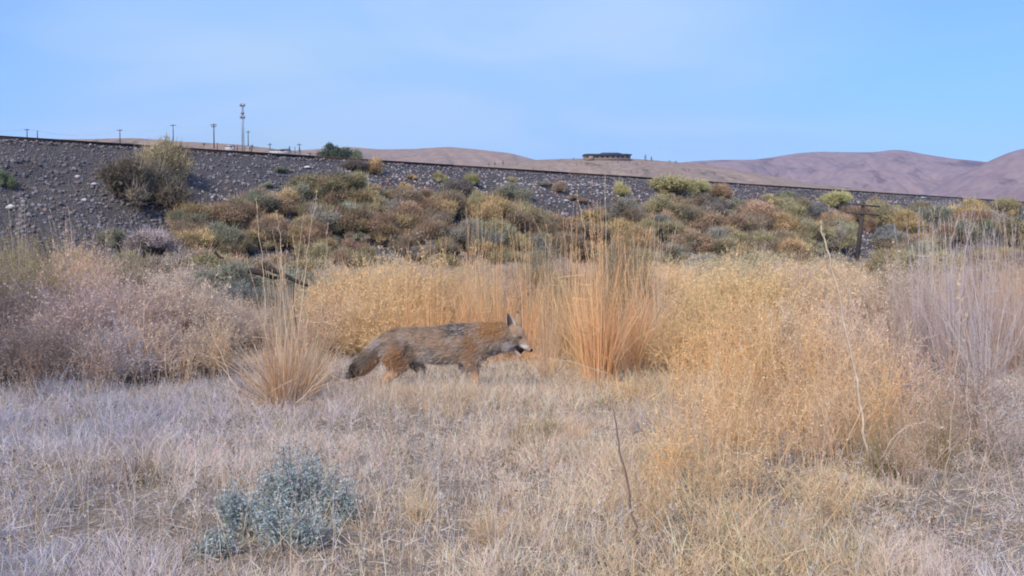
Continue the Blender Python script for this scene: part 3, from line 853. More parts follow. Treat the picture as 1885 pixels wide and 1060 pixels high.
# trees beyond the rails
def tree(px, ybase, wpx, hpx, Z, col, label, conifer=False, group='dark trees beyond the rails', seed=0, n=1500):
    global RS
    keep = RS; RS = np.random.RandomState(seed + int(px)); r = random.Random(seed + int(px))
    p = at(px, ybase, Z); k = Z / FPX; W = wpx * k; H = hpx * k
    E = empty('conifer' if conifer else 'tree', p); tag(E, label, 'tree', group)
    G = Geo(); tube_np(G, [(0, 0, -1), (W * .02, 0, H * .4), (0, 0, H * .85)], [W * .05, W * .035, W * .01], (.10, .08, .07), 6)
    for i in range(5):
        a = r.uniform(0, 6.28); z0 = H * r.uniform(.2, .5)
        tube_np(G, [(0, 0, z0), (W * .3 * math.cos(a), W * .3 * math.sin(a), z0 + H * .25)], [W * .02, W * .006], (.10, .08, .07), 4)
    link('trunk', G.mesh('trunk'), m_stem, E)
    if conifer:
        t = rnd(n); a = rnd(n, 0, 6.283); rad = (1 - t) ** .8 * W * .5 * rnd(n, .35, 1.1) * (1 + .25 * np.sin(t * 26))
        P = np.stack([rad * np.cos(a), rad * np.sin(a), H * (.08 + .94 * t)], 1)
        lob = np.ones(n)
    else:
        lobes = []
        for i in range(12):
            a = r.uniform(0, 6.28); rr = W * .34 * math.sqrt(r.random()); lw = W * r.uniform(.12, .2)
            lobes.append((rr * math.cos(a), rr * math.sin(a), H * r.uniform(.25, .85) * (1 - .3 * rr / (W * .34)), lw, min(lw, H * .22)))
        P, d, kq = crown_pts(lobes, n); lob = RS.uniform(.6, 1.35, 12)[kq]
    c = np.array(C_[col])[None] * (lob * RS.uniform(.6, 1.4, n))[:, None]
    G = Geo(); flecks(G, P, RS.uniform(.5, 1.3, n) * W * (.03 if not conifer else .06), c)
    o = link('crown', G.mesh('crown'), m_leaf, E)
    RS = keep
tree(604, 300, 46, 43, 300, 'dkgreen', 'tallest dark green tree of the clump behind the rails left of the middle', n=3500)
tree(632, 302, 62, 36, 310, 'dkgreen', 'wide dark green tree in the middle of the clump behind the rails', n=3500)
tree(658, 305, 42, 30, 290, 'green', 'lower green tree at the right end of the clump behind the rails', n=2500)
tree(533, 284, 9, 15, 520, 'dkgreen', 'left dark tree of the small group right of the cell tower', True, n=500)
tree(543, 284, 6, 14, 520, 'dkgreen', 'narrow middle conifer of the small group right of the cell tower', True, n=400)
tree(552, 284, 7, 12, 520, 'dkgreen', 'right conifer of the small group right of the cell tower', True, n=400)
tree(571, 287, 10, 9, 520, 'dkgreen', 'low bushy tree just left of the dark green clump', n=500)
tree(464, 274, 12, 10, 500, 'dkgreen', 'small dark tree at the foot of the cell tower', n=500)
tree(375, 268, 10, 6, 500, 'dkgreen', 'low dark bushy tree left of the cell tower on the skyline', n=400)
tree(1188, 295, 7, 11, 880, 'dkgreen', 'first conifer to the right of the long building on the hill', True, n=400)
tree(1199, 296, 6, 8, 880, 'dkgreen', 'second conifer to the right of the long building on the hill', True, n=400)
tree(1056, 294, 6, 5, 880, 'dkgreen', 'small tree left of the long building on the hill', n=300)
tree(1233, 299, 7, 5, 880, 'dkgreen', 'left one of two low trees on the hill ridge well right of the building', n=300)
tree(1244, 300, 8, 6, 880, 'dkgreen', 'right one of two low trees on the hill ridge well right of the building', n=300)
tree(926, 304, 6, 9, 700, 'dkgreen', 'dark narrow conifer just above the rails left of the building hill', True, n=300)
tree(911, 304, 6, 6, 700, 'dkgreen', 'small conifer left of the dark narrow one just above the rails', True, n=300)
tree(900, 304, 8, 5, 700, 'dkgreen', 'low tree leftmost of three just above the rails', n=300)
rt = random.Random(3)
for i in range(26):
    px = rt.uniform(930, 1270); 
    ys = interp([(930, 300), (990, 294), (1100, 291), (1230, 297), (1300, 303)], px)
    tree(px, ys + rt.uniform(4, 24) , rt.uniform(5, 9), rt.uniform(3, 4.5), 640 + rt.uniform(0, 200), 'purple', 'tiny dark bushy tree dotted on the hill below the long building', group='tiny dark trees on the building hill', n=120)

# ------------------------------------------------------------------ dry brush, bunchgrass, weeds
STRAW = [(.60, .44, .26), (.66, .52, .34), (.50, .33, .17), (.42, .27, .14), (.72, .62, .46)]
def make_brush(seed, n=260, w=1.0, h=.8, fine=5, puff=1.0, puffs=.010, up=.9):
    """fuzzy dry shrub: many fine branching stems forming a dome, tiny seed puffs toward the tips. vertex colours are relative."""
    global RS
    keep = RS; RS = np.random.RandomState(seed)
    a = rnd(n, 0, 6.283); q = np.sqrt(rnd(n))
    lean = q * 1.05
    d = np.stack([np.cos(a) * np.sin(lean), np.sin(a) * np.sin(lean), np.cos(lean)], 1)
    L = 1 / np.sqrt((np.sin(lean) / (w * .5)) ** 2 + (np.cos(lean) / h) ** 2)
    L = L * (1 + .10 * RS.normal(size=n)) * .86
    b = np.stack([RS.normal(size=n) * .05 * w, RS.normal(size=n) * .05 * w, np.full(n, -.02)], 1)
    bend = RS.normal(size=(n, 3)) * .08
    G = Geo()
    strips(G, b, d, L, rnd(n, .0035, .007), bend, 4, jit((.55, .46, .42), n, .3))
    st = G.mesh('stems')
    G = Geo()
    k = np.repeat(np.arange(n), fine); m = len(k)
    t = rnd(m, .35, 1.0)
    P = strip_pt(b[k], d[k], L[k], bend[k], t)
    d2 = unit(d[k] * .9 + RS.normal(size=(m, 3)) * .42 + np.array([[0, 0, .15]]))
    L2 = rnd(m, .08, .24) * h
    b2 = RS.normal(size=(m, 3)) * .15
    c2 = jit((1, 1, 1), m, .3)
    strips(G, P, d2, L2, rnd(m, .0025, .0045), b2, 2, c2)
    kk = np.repeat(np.arange(m), 3); mm = len(kk)
    t3 = rnd(mm, .3, 1)
    P3 = strip_pt(P[kk], d2[kk], L2[kk], b2[kk], t3)
    strips(G, P3, unit(d2[kk] + RS.normal(size=(mm, 3)) * .5), rnd(mm, .02, .07), rnd(mm, .0018, .0032), RS.normal(size=(mm, 3)) * .2, 1, jit((1.1, 1.1, 1.12), mm, .3))
    np_ = int(mm * puff)
    j = RS.choice(mm, np_)
    flecks(G, P3[j] + RS.normal(size=(np_, 3)) * .012, rnd(np_, .5, 1.3) * puffs, jit((1.25, 1.25, 1.25), np_, .3))
    fo = G.mesh('twigs')
    RS = keep
    return fo, st
m_twig = mat_plant('dry_twigs', .35)
m_dry = mat_plant('dry_stems', .15)
BRUSH = []
for k in range(5):
    f, s = make_brush(200 + k, n=400, fine=6, puffs=.012, w=1.0 + .15 * (k % 2), h=.82)
    BRUSH.append(proto('dry_shrub', [('twigs', f, m_twig, 1), ('stems', s, m_dry, 1)]))

def make_bunch(seed, n=420, h=.7, spread=.42, stalks=26, sh=1.25, curl=40, bw=.006):
    """bunchgrass: upright fan of blades, taller seed stalks, curled dry leaves at the base"""
    global RS
    keep = RS; RS = np.random.RandomState(seed)
    G = Geo()
    a = rnd(n, 0, 6.283); r0 = np.sqrt(rnd(n)) * .11
    lean = np.abs(RS.normal(size=n)) * spread
    d = np.stack([np.cos(a) * np.sin(lean), np.sin(a) * np.sin(lean), np.cos(lean)], 1)
    b = np.stack([r0 * np.cos(a), r0 * np.sin(a), np.full(n, -.01)], 1)
    L = h * rnd(n, .5, 1.12)
    bend = np.stack([np.cos(a), np.sin(a), -.6 * np.ones(n)], 1) * (rnd(n, 0, .32) * (lean / spread))[:, None] + RS.normal(size=(n, 3)) * .04
    bend += RS.normal(size=(n, 3)) * (rnd(n) < .3)[:, None] * .16
    strips(G, b, d, L, rnd(n, .35, 1.2) * bw, bend, 5, pick([(1, 1, 1), (1.15, 1.16, 1.12), (.72, .62, .52), (.95, .76, .6), (.5, .4, .33)], [4, 3, 2, 2, 1], n))
    nbk = n // 6                                   # snapped blades hanging from a kink
    kb = RS.choice(n, nbk, False); tk = rnd(nbk, .45, .9)
    Pk = strip_pt(b[kb], d[kb], L[kb], bend[kb], tk)
    dk = unit(np.stack([RS.normal(size=nbk), RS.normal(size=nbk), rnd(nbk, -1.2, .3)], 1))
    strips(G, Pk, dk, rnd(nbk, .08, .24) * h * 1.3, rnd(nbk, .4, 1.0) * bw, RS.normal(size=(nbk, 3)) * .2, 3, pick([(1.1, 1.1, 1.05), (.85, .72, .58)], [2, 1], nbk))
    nt_ = n // 3                                   # dead thatch round the foot
    at_ = rnd(nt_, 0, 6.283); dt_ = unit(np.stack([np.cos(at_), np.sin(at_), rnd(nt_, .1, 1.2)], 1))
    strips(G, np.stack([np.cos(at_) * .05, np.sin(at_) * .05, rnd(nt_, 0, .05)], 1), dt_, rnd(nt_, .06, .2), rnd(nt_, .002, .005), RS.normal(size=(nt_, 3)) * .45, 4, pick([(.9, .85, .8), (.55, .45, .38), (1.15, 1.15, 1.15)], [2, 2, 1], nt_))
    if curl:
        a = rnd(curl, 0, 6.283)
        d = unit(np.stack([np.cos(a), np.sin(a), rnd(curl, .25, .9)], 1))
        bend = np.stack([np.cos(a) * .4, np.sin(a) * .4, -rnd(curl, .8, 1.6)], 1)
        strips(G, np.stack([np.cos(a) * .06, np.sin(a) * .06, np.full(curl, .03)], 1), d, rnd(curl, .16, .38), rnd(curl, .005, .009), bend, 7, jit((1.25, 1.25, 1.2), curl, .2))
    bl = G.mesh('blades')
    G = Geo(); n = stalks
    a = rnd(n, 0, 6.283); lean = np.abs(RS.normal(size=n)) * spread * .42
    d = np.stack([np.cos(a) * np.sin(lean), np.sin(a) * np.sin(lean), np.cos(lean)], 1)
    b = np.stack([np.cos(a) * .07 * rnd(n), np.sin(a) * .07 * rnd(n), np.zeros(n)], 1)
    L = sh * rnd(n, .62, 1.05); bend = RS.normal(size=(n, 3)) * .09; bend[:, 2] *= .2
    strips(G, b, d, L, rnd(n, .0026, .0046), bend, 5, jit((1.05, 1, .92), n, .2), tipw=.4)
    k = np.repeat(np.arange(n), 26); t = rnd(len(k), .74, 1.0)
    P = strip_pt(b[k], d[k], L[k], bend[k], t)
    m = len(k)
    strips(G, P, unit(d[k] + RS.normal(size=(m, 3)) * .22), rnd(m, .012, .035), rnd(m, .0016, .0032), np.zeros((m, 3)), 1, jit((1.2, 1.12, .95), m, .25))
    ss = G.mesh('seed_stalks')
    RS = keep
    return bl, ss
m_blade = mat_plant('dry_blades', .35)
def bunch_proto(seed, **kw):
    a, b = make_bunch(seed, **kw)
    return proto('bunchgrass', [('blades', a, m_blade, 1), ('seed_stalks', b, m_blade, 1)])
BUN = [bunch_proto(300 + k, n=260, h=.72, spread=.16 + .06 * (k % 3), stalks=22, sh=1.04, bw=.005) for k in range(6)]

def make_weed(seed, n=25, h=.75, w=.42):
    """open weedy annual: thin branching stems with pale seed capsules"""
    global RS
    keep = RS; RS = np.random.RandomState(seed)
    G = Geo()
    a = rnd(n, 0, 6.283); lean = rnd(n) * w
    d = np.stack([np.cos(a) * np.sin(lean), np.sin(a) * np.sin(lean), np.cos(lean)], 1)
    b = np.stack([RS.normal(size=n) * .06, RS.normal(size=n) * .06, np.zeros(n)], 1)
    L = h * rnd(n, .5, 1.1); bend = RS.normal(size=(n, 3)) * .13
    strips(G, b, d, L, rnd(n, .003, .0055), bend, 5, jit((.85, .72, .62), n, .25), tipw=.4)
    k = np.repeat(np.arange(n), 11); m = len(k); t = rnd(m, .25, 1)
    P = strip_pt(b[k], d[k], L[k], bend[k], t)
    d2 = unit(d[k] * .7 + RS.normal(size=(m, 3)) * .5 + np.array([[0, 0, .2]])); L2 = rnd(m, .06, .20) * h * 1.2; b2 = RS.normal(size=(m, 3)) * .2
    strips(G, P, d2, L2, rnd(m, .002, .0035), b2, 3, jit((.95, .85, .75), m, .25))
    st = G.mesh('stems')
    G = Geo()
    kk = np.repeat(np.arange(m), 4); mm = len(kk)
    P3 = strip_pt(P[kk], d2[kk], L2[kk], b2[kk], rnd(mm, .35, 1.05))
    leaves(G, P3, unit(d2[kk] + RS.normal(size=(mm, 3)) * .8), rnd(mm, .008, .024), rnd(mm, .0015, .0045), pick([(1.05, .95, .8), (.8, .55, .4), (1.5, 1.5, 1.45), (.55, .4, .3)], [4, 3, .7, 1.2], mm))
    se = G.mesh('seed_heads')
    RS = keep
    return st, se
WEED = []
for k in range(5):
    a, b = make_weed(400 + k)
    WEED.append(proto('dry_weed', [('stems', a, m_dry, 1), ('seed_heads', b, m_twig, 1)]))

K_ = dict(gold=(.80, .60, .34), straw=(.76, .61, .42), amber=(.74, .56, .38), mauve=(.57, .455, .39), lilac=(.62, .56, .57), dusk=(.37, .30, .26),  # lilac: dry grass with the lens's violet tint mixed into its colour
          olive=(.40, .335, .20), orange=(.86, .58, .33), rose=(.71, .58, .46), pale=(.74, .62, .42), grey=(.58, .54, .53))
def plant(kind, px, Z, h, wdt, col, label, group, ytop=None, dx=0, name=None):
    prs = {'brush': BRUSH, 'bunch': BUN, 'weed': WEED}[kind]
    x = (px - 942.5) / FPX * Z
    z = float(surf_z(x, Z))
    pr = random.choice(prs)
    uh = {'brush': .80, 'bunch': .80, 'weed': .75}[kind]; uw = {'brush': 1.05, 'bunch': .8, 'weed': .7}[kind]
    jv = random.uniform(.92, 1.1); c = tuple(v * jv * random.uniform(.98, 1.02) for v in K_[col])
    cat = {'brush': 'shrub', 'bunch': 'grass clump', 'weed': 'weed'}[kind]
    return place(pr, (x, Z, z), random.uniform(0, 6.28), (wdt / uw, wdt / uw, h / uh), c, label, cat, group, name)

gL, gC, gR, gF = 'mauve dry brush at the left', 'golden dry brush behind the coyote', 'golden weedy brush at the right', 'dry brush between the meadow and the bank'
PL = [
 # golden mass behind the coyote
 ('brush', 650, 10.2, .92, 1.25, 'gold', 'golden domed dry shrub at the left end of the mass behind the coyote', gC),
 ('brush', 715, 9.6, .93, 1.2, 'gold', 'golden dry shrub behind the coyote rump', gC),
 ('brush', 790, 9.9, .94, 1.2, 'gold', 'golden dry shrub rising behind the middle of the coyote back', gC),
 ('brush', 850, 10.4, .94, 1.1, 'gold', 'golden dry shrub behind the coyote shoulder', gC),
 ('brush', 625, 8.9, .62, .95, 'amber', 'amber low shrub left of the coyote rump behind the left bunchgrass', gC),
 ('brush', 690, 8.6, .62, .85, 'gold', 'low golden shrub directly above the coyote tail', gC),
 ('bunch', 745, 8.6, .78, .62, 'orange', 'orange bunchgrass behind the coyote hindquarters', gC),
 ('bunch', 800, 8.3, .80, .62, 'orange', 'orange bunchgrass behind the coyote back, left of the shoulder clump', gC),
 ('bunch', 862, 8.4, .88, .66, 'orange', 'orange bunchgrass behind the coyote shoulder', gC),
 ('bunch', 915, 8.2, .92, .70, 'orange', 'orange bunchgrass standing behind the coyote neck', gC),
 ('bunch', 965, 8.3, .90, .66, 'orange', 'orange bunchgrass rising right behind the coyote ears', gC),
 ('bunch', 1012, 8.0, .80, .62, 'amber', 'amber bunchgrass between the coyote muzzle and the tall orange clump', gC),
 ('bunch', 1005, 7.3, .34, .46, 'amber', 'short amber tuft in front of the coyote muzzle', gC),
 ('bunch', 880, 9.2, 1.02, .7, 'straw', 'tall straw bunchgrass reaching over the golden shrubs behind the coyote neck', gC),
 ('bunch', 1175, 8.0, .86, .66, 'orange', 'orange bunchgrass just right of the tall orange clump', gC),
 ('bunch', 1215, 8.8, .96, .72, 'rose', 'rose tinted bunchgrass between the orange clumps and the golden brush', gC),
 ('bunch', 1050, 8.6, .98, .66, 'orange', 'orange bunchgrass just left behind the tall orange clump', gC),
 # left mass
 ('brush', 60, 8.3, .84, 1.2, 'dusk', 'dusky brown shrub at the left edge of the meadow', gL),
 ('brush', 150, 7.8, .82, 1.15, 'mauve', 'mauve brown shrub second from the left edge of the meadow', gL),
 ('brush', 245, 8.4, .86, 1.2, 'mauve', 'mauve shrub with a rounded top in the middle of the left mass', gL),
 ('brush', 320, 8.7, .88, 1.15, 'rose', 'rose tan shrub with a bright rounded top right of the middle of the left mass', gL),
 ('brush', 385, 8.9, .70, .9, 'rose', 'smaller rose tan shrub at the right end of the left mass', gL),
 ('brush', 20, 7.0, .56, .9, 'dusk', 'low dark shrub in front at the left edge', gL),
 ('brush', 120, 7.1, .50, .8, 'dusk', 'low dark shrub in front of the mauve brown shrub at the left', gL),
 ('brush', 215, 7.2, .48, .8, 'grey', 'low greyish shrub in front of the left mass', gL),
 ('brush', 290, 7.5, .46, .75, 'mauve', 'low mauve shrub in front of the rounded mauve shrub', gL),
 ('brush', 365, 7.6, .46, .7, 'rose', 'low rose brown shrub in front at the right end of the left mass', gL),
 ('brush', 430, 9.4, .52, .8, 'rose', 'low tan shrub between the left mass and the left bunchgrass', gL),
 ('brush', -60, 7.8, .85, 1.1, 'dusk', 'dusky shrub cut by the left edge of the picture', gL),
 ('bunch', 40, 12.5, 1.20, .9, 'rose', 'tall rust tinted clump standing behind the left mass at the far left', gL),
 ('bunch', 130, 12.0, 1.12, .9, 'rose', 'tall rust tinted clump behind the mauve brown shrub', gL),
 ('bunch', 185, 11.0, 1.02, .8, 'mauve', 'mauve grass clump poking above the left mass', gL),
 ('brush', 90, 13.8, 1.22, 1.5, 'olive', 'tall olive rust shrub behind the left mass near the left edge', gL),
 ('brush', 10, 14.0, 1.22, 1.5, 'olive', 'tall olive brown shrub behind the left mass at the left edge', gL),
 ('brush', 225, 15.0, 1.05, 1.2, 'olive', 'olive shrub with pale tips behind the left mass', gL),
 # right mass
 ('brush', 1290, 8.6, .80, 1.0, 'gold', 'golden shrub at the left end of the right mass', gR),
 ('brush', 1350, 9.6, .93, 1.2, 'gold', 'bright golden shrub with the highest top of the right mass', gR),
 ('brush', 1425, 9.3, .93, 1.15, 'gold', 'bright golden shrub in the middle of the right mass', gR),
 ('brush', 1500, 9.0, .92, 1.1, 'straw', 'straw golden shrub behind the long leaning stalk', gR),
 ('brush', 1575, 8.8, .92, 1.1, 'straw', 'straw coloured shrub right of the long leaning stalk', gR),
 ('brush', 1640, 8.6, .90, 1.0, 'rose', 'rose tan shrub beside the lilac grass at the right', gR),
 ('brush', 1370, 7.6, .66, .9, 'gold', 'lower golden shrub in front of the brightest golden shrubs', gR),
 ('brush', 1470, 7.3, .66, .9, 'straw', 'lower straw shrub in front of the long leaning stalk', gR),
 ('brush', 1560, 7.0, .66, .85, 'rose', 'lower rose tan shrub in front of the straw coloured shrub', gR),
 ('brush', 1245, 7.6, .48, .7, 'gold', 'low golden shrub just right of the tall orange clump', gR),
 ('weed', 1310, 6.5, .56, .60, 'gold', 'open golden weed in the left part of the right mass', gR),
 ('weed', 1380, 5.9, .60, .62, 'gold', 'open golden weed with white specks in front of the lower golden shrub', gR),
 ('weed', 1450, 6.2, .66, .66, 'amber', 'amber weed in the middle of the right mass', gR),
 ('weed', 1530, 5.8, .62, .62, 'amber', 'amber weed right of the middle of the right mass', gR),
 ('weed', 1610, 6.0, .62, .62, 'rose', 'reddish weed with pale capsules at the right of the mass', gR),
 ('weed', 1330, 5.2, .46, .52, 'gold', 'golden weed in front at the left of the right mass', gR),
 ('weed', 1410, 5.0, .50, .52, 'amber', 'amber weed standing nearest the camera in the right mass', gR),
 ('weed', 1490, 5.1, .52, .56, 'gold', 'golden weed just left below the long leaning stalk foot', gR),
 ('weed', 1580, 5.2, .52, .56, 'rose', 'reddish brown weed in front at the right of the mass', gR),
 ('weed', 1660, 5.6, .50, .56, 'mauve', 'brownish weed at the right end of the mass', gR),
 ('weed', 1260, 5.6, .36, .44, 'straw', 'small straw weed in the short grass left of the right mass', gR),
 ('weed', 1250, 4.2, .28, .36, 'straw', 'small straw weed right of the dark stalk', gR),
 ('weed', 1720, 5.4, .42, .48, 'mauve', 'brown arching weed by the right clump', gR),
 # far right grass, lens tint put into its lilac colour
 ('bunch', 1700, 8.0, 1.02, .85, 'lilac', 'lilac grey bunchgrass just right of the golden mass', 'lilac grass at the right'),
 ('bunch', 1760, 7.6, 1.04, .85, 'lilac', 'tallest lilac grey bunchgrass at the right', 'lilac grass at the right'),
 ('bunch', 1820, 7.2, .96, .85, 'lilac', 'lilac bunchgrass next to the right edge', 'lilac grass at the right'),
 ('bunch', 1880, 7.6, 1.0, .9, 'mauve', 'mauve bunchgrass cut by the right edge', 'lilac grass at the right'),
 ('bunch', 1800, 6.0, .44, .7, 'grey', 'drooping grey blue tuft low in front of the lilac grass', 'lilac grass at the right'),
 ('bunch', 1860, 9.5, 1.12, 1.1, 'mauve', 'mauve grass behind the lilac clumps at the right edge', 'lilac grass at the right'),
 ('bunch', 1720, 10.5, 1.08, 1.0, 'rose', 'rose tipped grass behind the lilac clumps', 'lilac grass at the right'),
 ('bunch', 1790, 11.0, 1.12, 1.0, 'mauve', 'tall thin mauve grass behind the tallest lilac clump', 'lilac grass at the right'),
 ('bunch', 1960, 7.0, 1.0, .9, 'mauve', 'mauve bunchgrass beyond the right edge of the picture', 'lilac grass at the right'),
] + [
 ('bunch', 1010, 5.1, .15, .34, 'olive', 'low olive brown tuft in the short grass below the coyote muzzle', 'low tufts in the meadow'),
 ('bunch', 1060, 5.0, .15, .34, 'amber', 'low amber tuft right beside the olive brown one below the coyote muzzle', 'low tufts in the meadow'),
 ('bunch', 960, 4.9, .13, .28, 'olive', 'small dark olive tuft left of the olive brown one below the coyote muzzle', 'low tufts in the meadow'),
 ('bunch', 1180, 5.3, .16, .26, 'grey', 'grey tuft in the short grass right of the dark stalk tip', 'low tufts in the meadow'),
 ('bunch', 250, 4.1, .15, .36, 'dusk', 'dusky tuft in the short grass at the lower left', 'low tufts in the meadow'),
 ('bunch', 160, 3.9, .12, .36, 'dusk', 'dusky tuft near the bottom left corner', 'low tufts in the meadow'),
 ('bunch', 1640, 4.35, .26, .40, 'olive', 'olive brown leafy tuft in front of the brownish weed at the right', 'low tufts in the meadow'),
 ('bunch', 1730, 4.6, .28, .42, 'olive', 'olive brown tuft under the two thin pale stalks', 'low tufts in the meadow'),
 ('bunch', 770, 3.5, .15, .30, 'pale', 'pale tuft right of the sagebrush near the bottom', 'low tufts in the meadow'),
 ('bunch', 900, 3.3, .13, .30, 'straw', 'straw tuft near the bottom in the middle', 'low tufts in the meadow'),
 ('weed', 1210, 3.4, .22, .26, 'amber', 'small amber weed right of the foot of the dark stalk', 'low tufts in the meadow'),
 ('weed', 1310, 3.7, .24, .30, 'straw', 'small straw weed at the bottom under the golden weeds', 'low tufts in the meadow'),
 ('bunch', 740, 6.15, .15, .24, 'straw', 'small straw tuft hiding the coyote near hind paw', 'low tufts in the meadow'),
 ('bunch', 790, 6.15, .13, .24, 'pale', 'small pale tuft before the coyote far hind paw', 'low tufts in the meadow'),
 ('bunch', 862, 6.15, .14, .24, 'straw', 'small straw tuft before the coyote front paws', 'low tufts in the meadow'),
 ('weed', 1345, 4.5, .44, .46, 'straw', 'straw weed with dense seeds low in front, left of the arching pale stem', gR),
 ('weed', 1400, 4.3, .48, .46, 'straw', 'straw weed below the stalk that leans left through the golden weeds', gR),
 ('weed', 1460, 4.5, .46, .48, 'straw', 'straw weed low in front between the two leaning pale stalks', gR),
 ('weed', 1520, 4.4, .44, .46, 'rose', 'rose brown weed directly below the foot of the long leaning stalk', gR),
 ('weed', 1575, 4.6, .50, .46, 'straw', 'straw weed with pale capsules right of the foot of the long leaning stalk', gR),
 ('weed', 1630, 4.9, .50, .50, 'gold', 'golden brown weed beside the arching pale stem', gR),
 ('weed', 1690, 5.0, .46, .50, 'rose', 'rose brown weed left of the two thin upright stalks', gR),
 ('weed', 1290, 4.9, .42, .44, 'straw', 'straw weed at the left front corner of the golden weeds', gR),
 ('weed', 1350, 6.0, .66, .5, 'orange', 'orange weed standing upright in the left part of the right mass', gR),
 ('weed', 1495, 6.6, .72, .5, 'gold', 'tall golden weed left of the long leaning stalk', gR),
 ('bunch', 1400, 6.4, .66, .5, 'gold', 'loose golden grass clump in the middle of the right mass', gR),
 ('bunch', 1555, 6.3, .64, .5, 'straw', 'loose straw grass clump right of the long leaning stalk', gR),
 ('bunch', 1480, 5.4, .50, .42, 'amber', 'loose amber grass clump inside the golden weeds', gR),
 ('bunch', 1650, 6.6, .72, .5, 'mauve', 'loose mauve grass clump at the right end of the golden weeds', gR),
 ('bunch', 1325, 5.6, .46, .42, 'straw', 'loose straw grass clump at the left end of the golden weeds', gR),
 ('weed', 330, 7.0, .44, .5, 'rose', 'open pinkish weed before the rose tan shrubs of the left mass', gL),
 ('weed', 180, 6.7, .44, .55, 'mauve', 'open mauve weed before the low dark shrubs of the left mass', gL),
 ('weed', 60, 6.4, .42, .5, 'dusk', 'open dusky weed in front at the far left', gL),
 ('weed', 260, 7.2, .62, .6, 'rose', 'tall pinkish weed in the middle of the left mass', gL),
 ('weed', 400, 7.4, .5, .5, 'straw', 'straw weed at the right end of the left mass', gL),
 ('weed', 1740, 4.7, .50, .56, 'mauve', 'mauve weed right beside the two thin upright stalks', gR),
 ('weed', 1810, 4.9, .46, .60, 'dusk', 'dusky open weed in the right foreground before the lilac grass', gR),
 ('weed', 1870, 4.6, .42, .60, 'grey', 'grey open weed at the right edge before the lilac grass', gR),
 ('weed', 1385, 3.8, .30, .42, 'pale', 'open pale weed near the bottom at the left front of the right mass', gR),
 ('weed', 1290, 4.1, .36, .42, 'amber', 'small amber weed right of the dark leaning stalk top', gR),
 ('weed', 1230, 3.9, .30, .40, 'gold', 'small golden weed just right of the dark leaning stalk', gR),
 ('weed', 1680, 4.1, .36, .46, 'mauve', 'open mauve weed near the bottom right under the olive tufts', gR),
 ('weed', 1550, 3.5, .26, .40, 'straw', 'low straw weed at the bottom edge right of the middle', gR),
 ('weed', 1260, 6.6, .52, .56, 'gold', 'golden weed between the low curly tuft and the right mass', gR),
 ('bunch', 1370, 4.9, .46, .40, 'gold', 'loose golden grass clump in front, left of the arching pale stem', gR),
 ('bunch', 1530, 4.8, .48, .40, 'amber', 'loose amber grass clump in front, at the foot of the long leaning stalk', gR),
 ('bunch', 1610, 5.3, .50, .42, 'straw', 'loose straw grass clump in front, right of the long leaning stalk foot', gR),
 ('brush', 30, 10.5, 1.02, 1.2, 'olive', 'olive straw shrub right behind the dusky shrub at the left edge', gL),
 ('brush', 140, 11.5, 1.10, 1.2, 'amber', 'rusty shrub standing above the mauve brown shrub at the left', gL),
]
for a in PL: plant(*a)
# second and third rows between the meadow and the bank
r2 = random.Random(9)
rown = {'gold': 'golden', 'pale': 'pale seed topped', 'olive': 'olive', 'rose': 'rose brown', 'mauve': 'mauve'}
for i in range(70):
    Z = r2.uniform(11.5, 34); px = r2.uniform(-150, 2050)
    col = r2.choices(['gold', 'pale', 'olive', 'rose', 'mauve'], [4, .6, 3.4, 2, 1.5] if 550 < px < 1600 else [1, .5, 2, 2, 3])[0]
    top = 470 + r2.uniform(-6, 22) if Z < 24 else 478
    if 420 < px < 600 and Z < 20: continue
    h = max(.35, 1 - (top - 455) / FPX * Z) * r2.uniform(.85, 1.0)
    plant('brush', px, Z, h, r2.uniform(1.0, 1.7), col, autolabel(px, top, rown[col], 'brush', 50, 30 if h < .7 else 40), gF)
for px, Z, h, wd, lab in ((1390, 15, 1.06, 1.0, 'pale pink seed topped shrub above the brightest golden shrubs'), (1345, 16, 1.02, .8, 'small pale yellow seed topped shrub left of the pale pink one'),
                       (1530, 18, 1.05, 1.0, 'cream seed topped shrub left below the telegraph pole'), (1290, 17, .98, .9, 'small tan seed topped shrub above the left end of the right mass'),
                       (730, 16, 1.0, .9, 'cream seed topped shrub above the golden mass left of the coyote')):
    plant('brush', px, Z, h, wd, 'pale', lab, 'pale seed topped shrubs')

# the two hero bunchgrasses
def hero(px, Z, col, label, seed, **kw):
    x = (px - 942.5) / FPX * Z
    return place(bunch_proto(seed, **kw), (x, Z, float(surf_z(x, Z)) - .01), random.uniform(0, 6.28), (1, 1, 1), K_[col], label, 'grass clump', 'large bunchgrass clumps')
hero(525, 6.15, 'amber', 'large tan orange bunchgrass left of the coyote with very tall pale seed stalks', 501, n=640, h=.60, spread=.37, stalks=26, sh=1.15, curl=90, bw=.0048)
hero(1105, 7.0, 'orange', 'tall bright orange bunchgrass in front of the coyote, at the centre right', 502, n=460, h=.90, spread=.12, stalks=40, sh=1.28, curl=50, bw=.005)
hero(1150, 7.5, 'orange', 'orange bunchgrass leaning behind the tall bright orange clump', 503, n=200, h=.84, spread=.15, stalks=14, sh=1.2, curl=20, bw=.005)
hero(1075, 7.7, 'gold', 'golden bunchgrass with yellow stalks behind the tall bright orange clump', 504, n=220, h=.9, spread=.13, stalks=16, sh=1.28, curl=10, bw=.005)
hero(560, 7.0, 'straw', 'thinner straw bunchgrass behind the large tan orange one', 505, n=200, h=.6, spread=.30, stalks=6, sh=1.1, curl=10, bw=.0045)
hero(1168, 6.45, 'gold', 'low curly golden tuft at the right foot of the tall orange clump', 506, n=120, h=.22, spread=.5, stalks=2, sh=.4, curl=46)

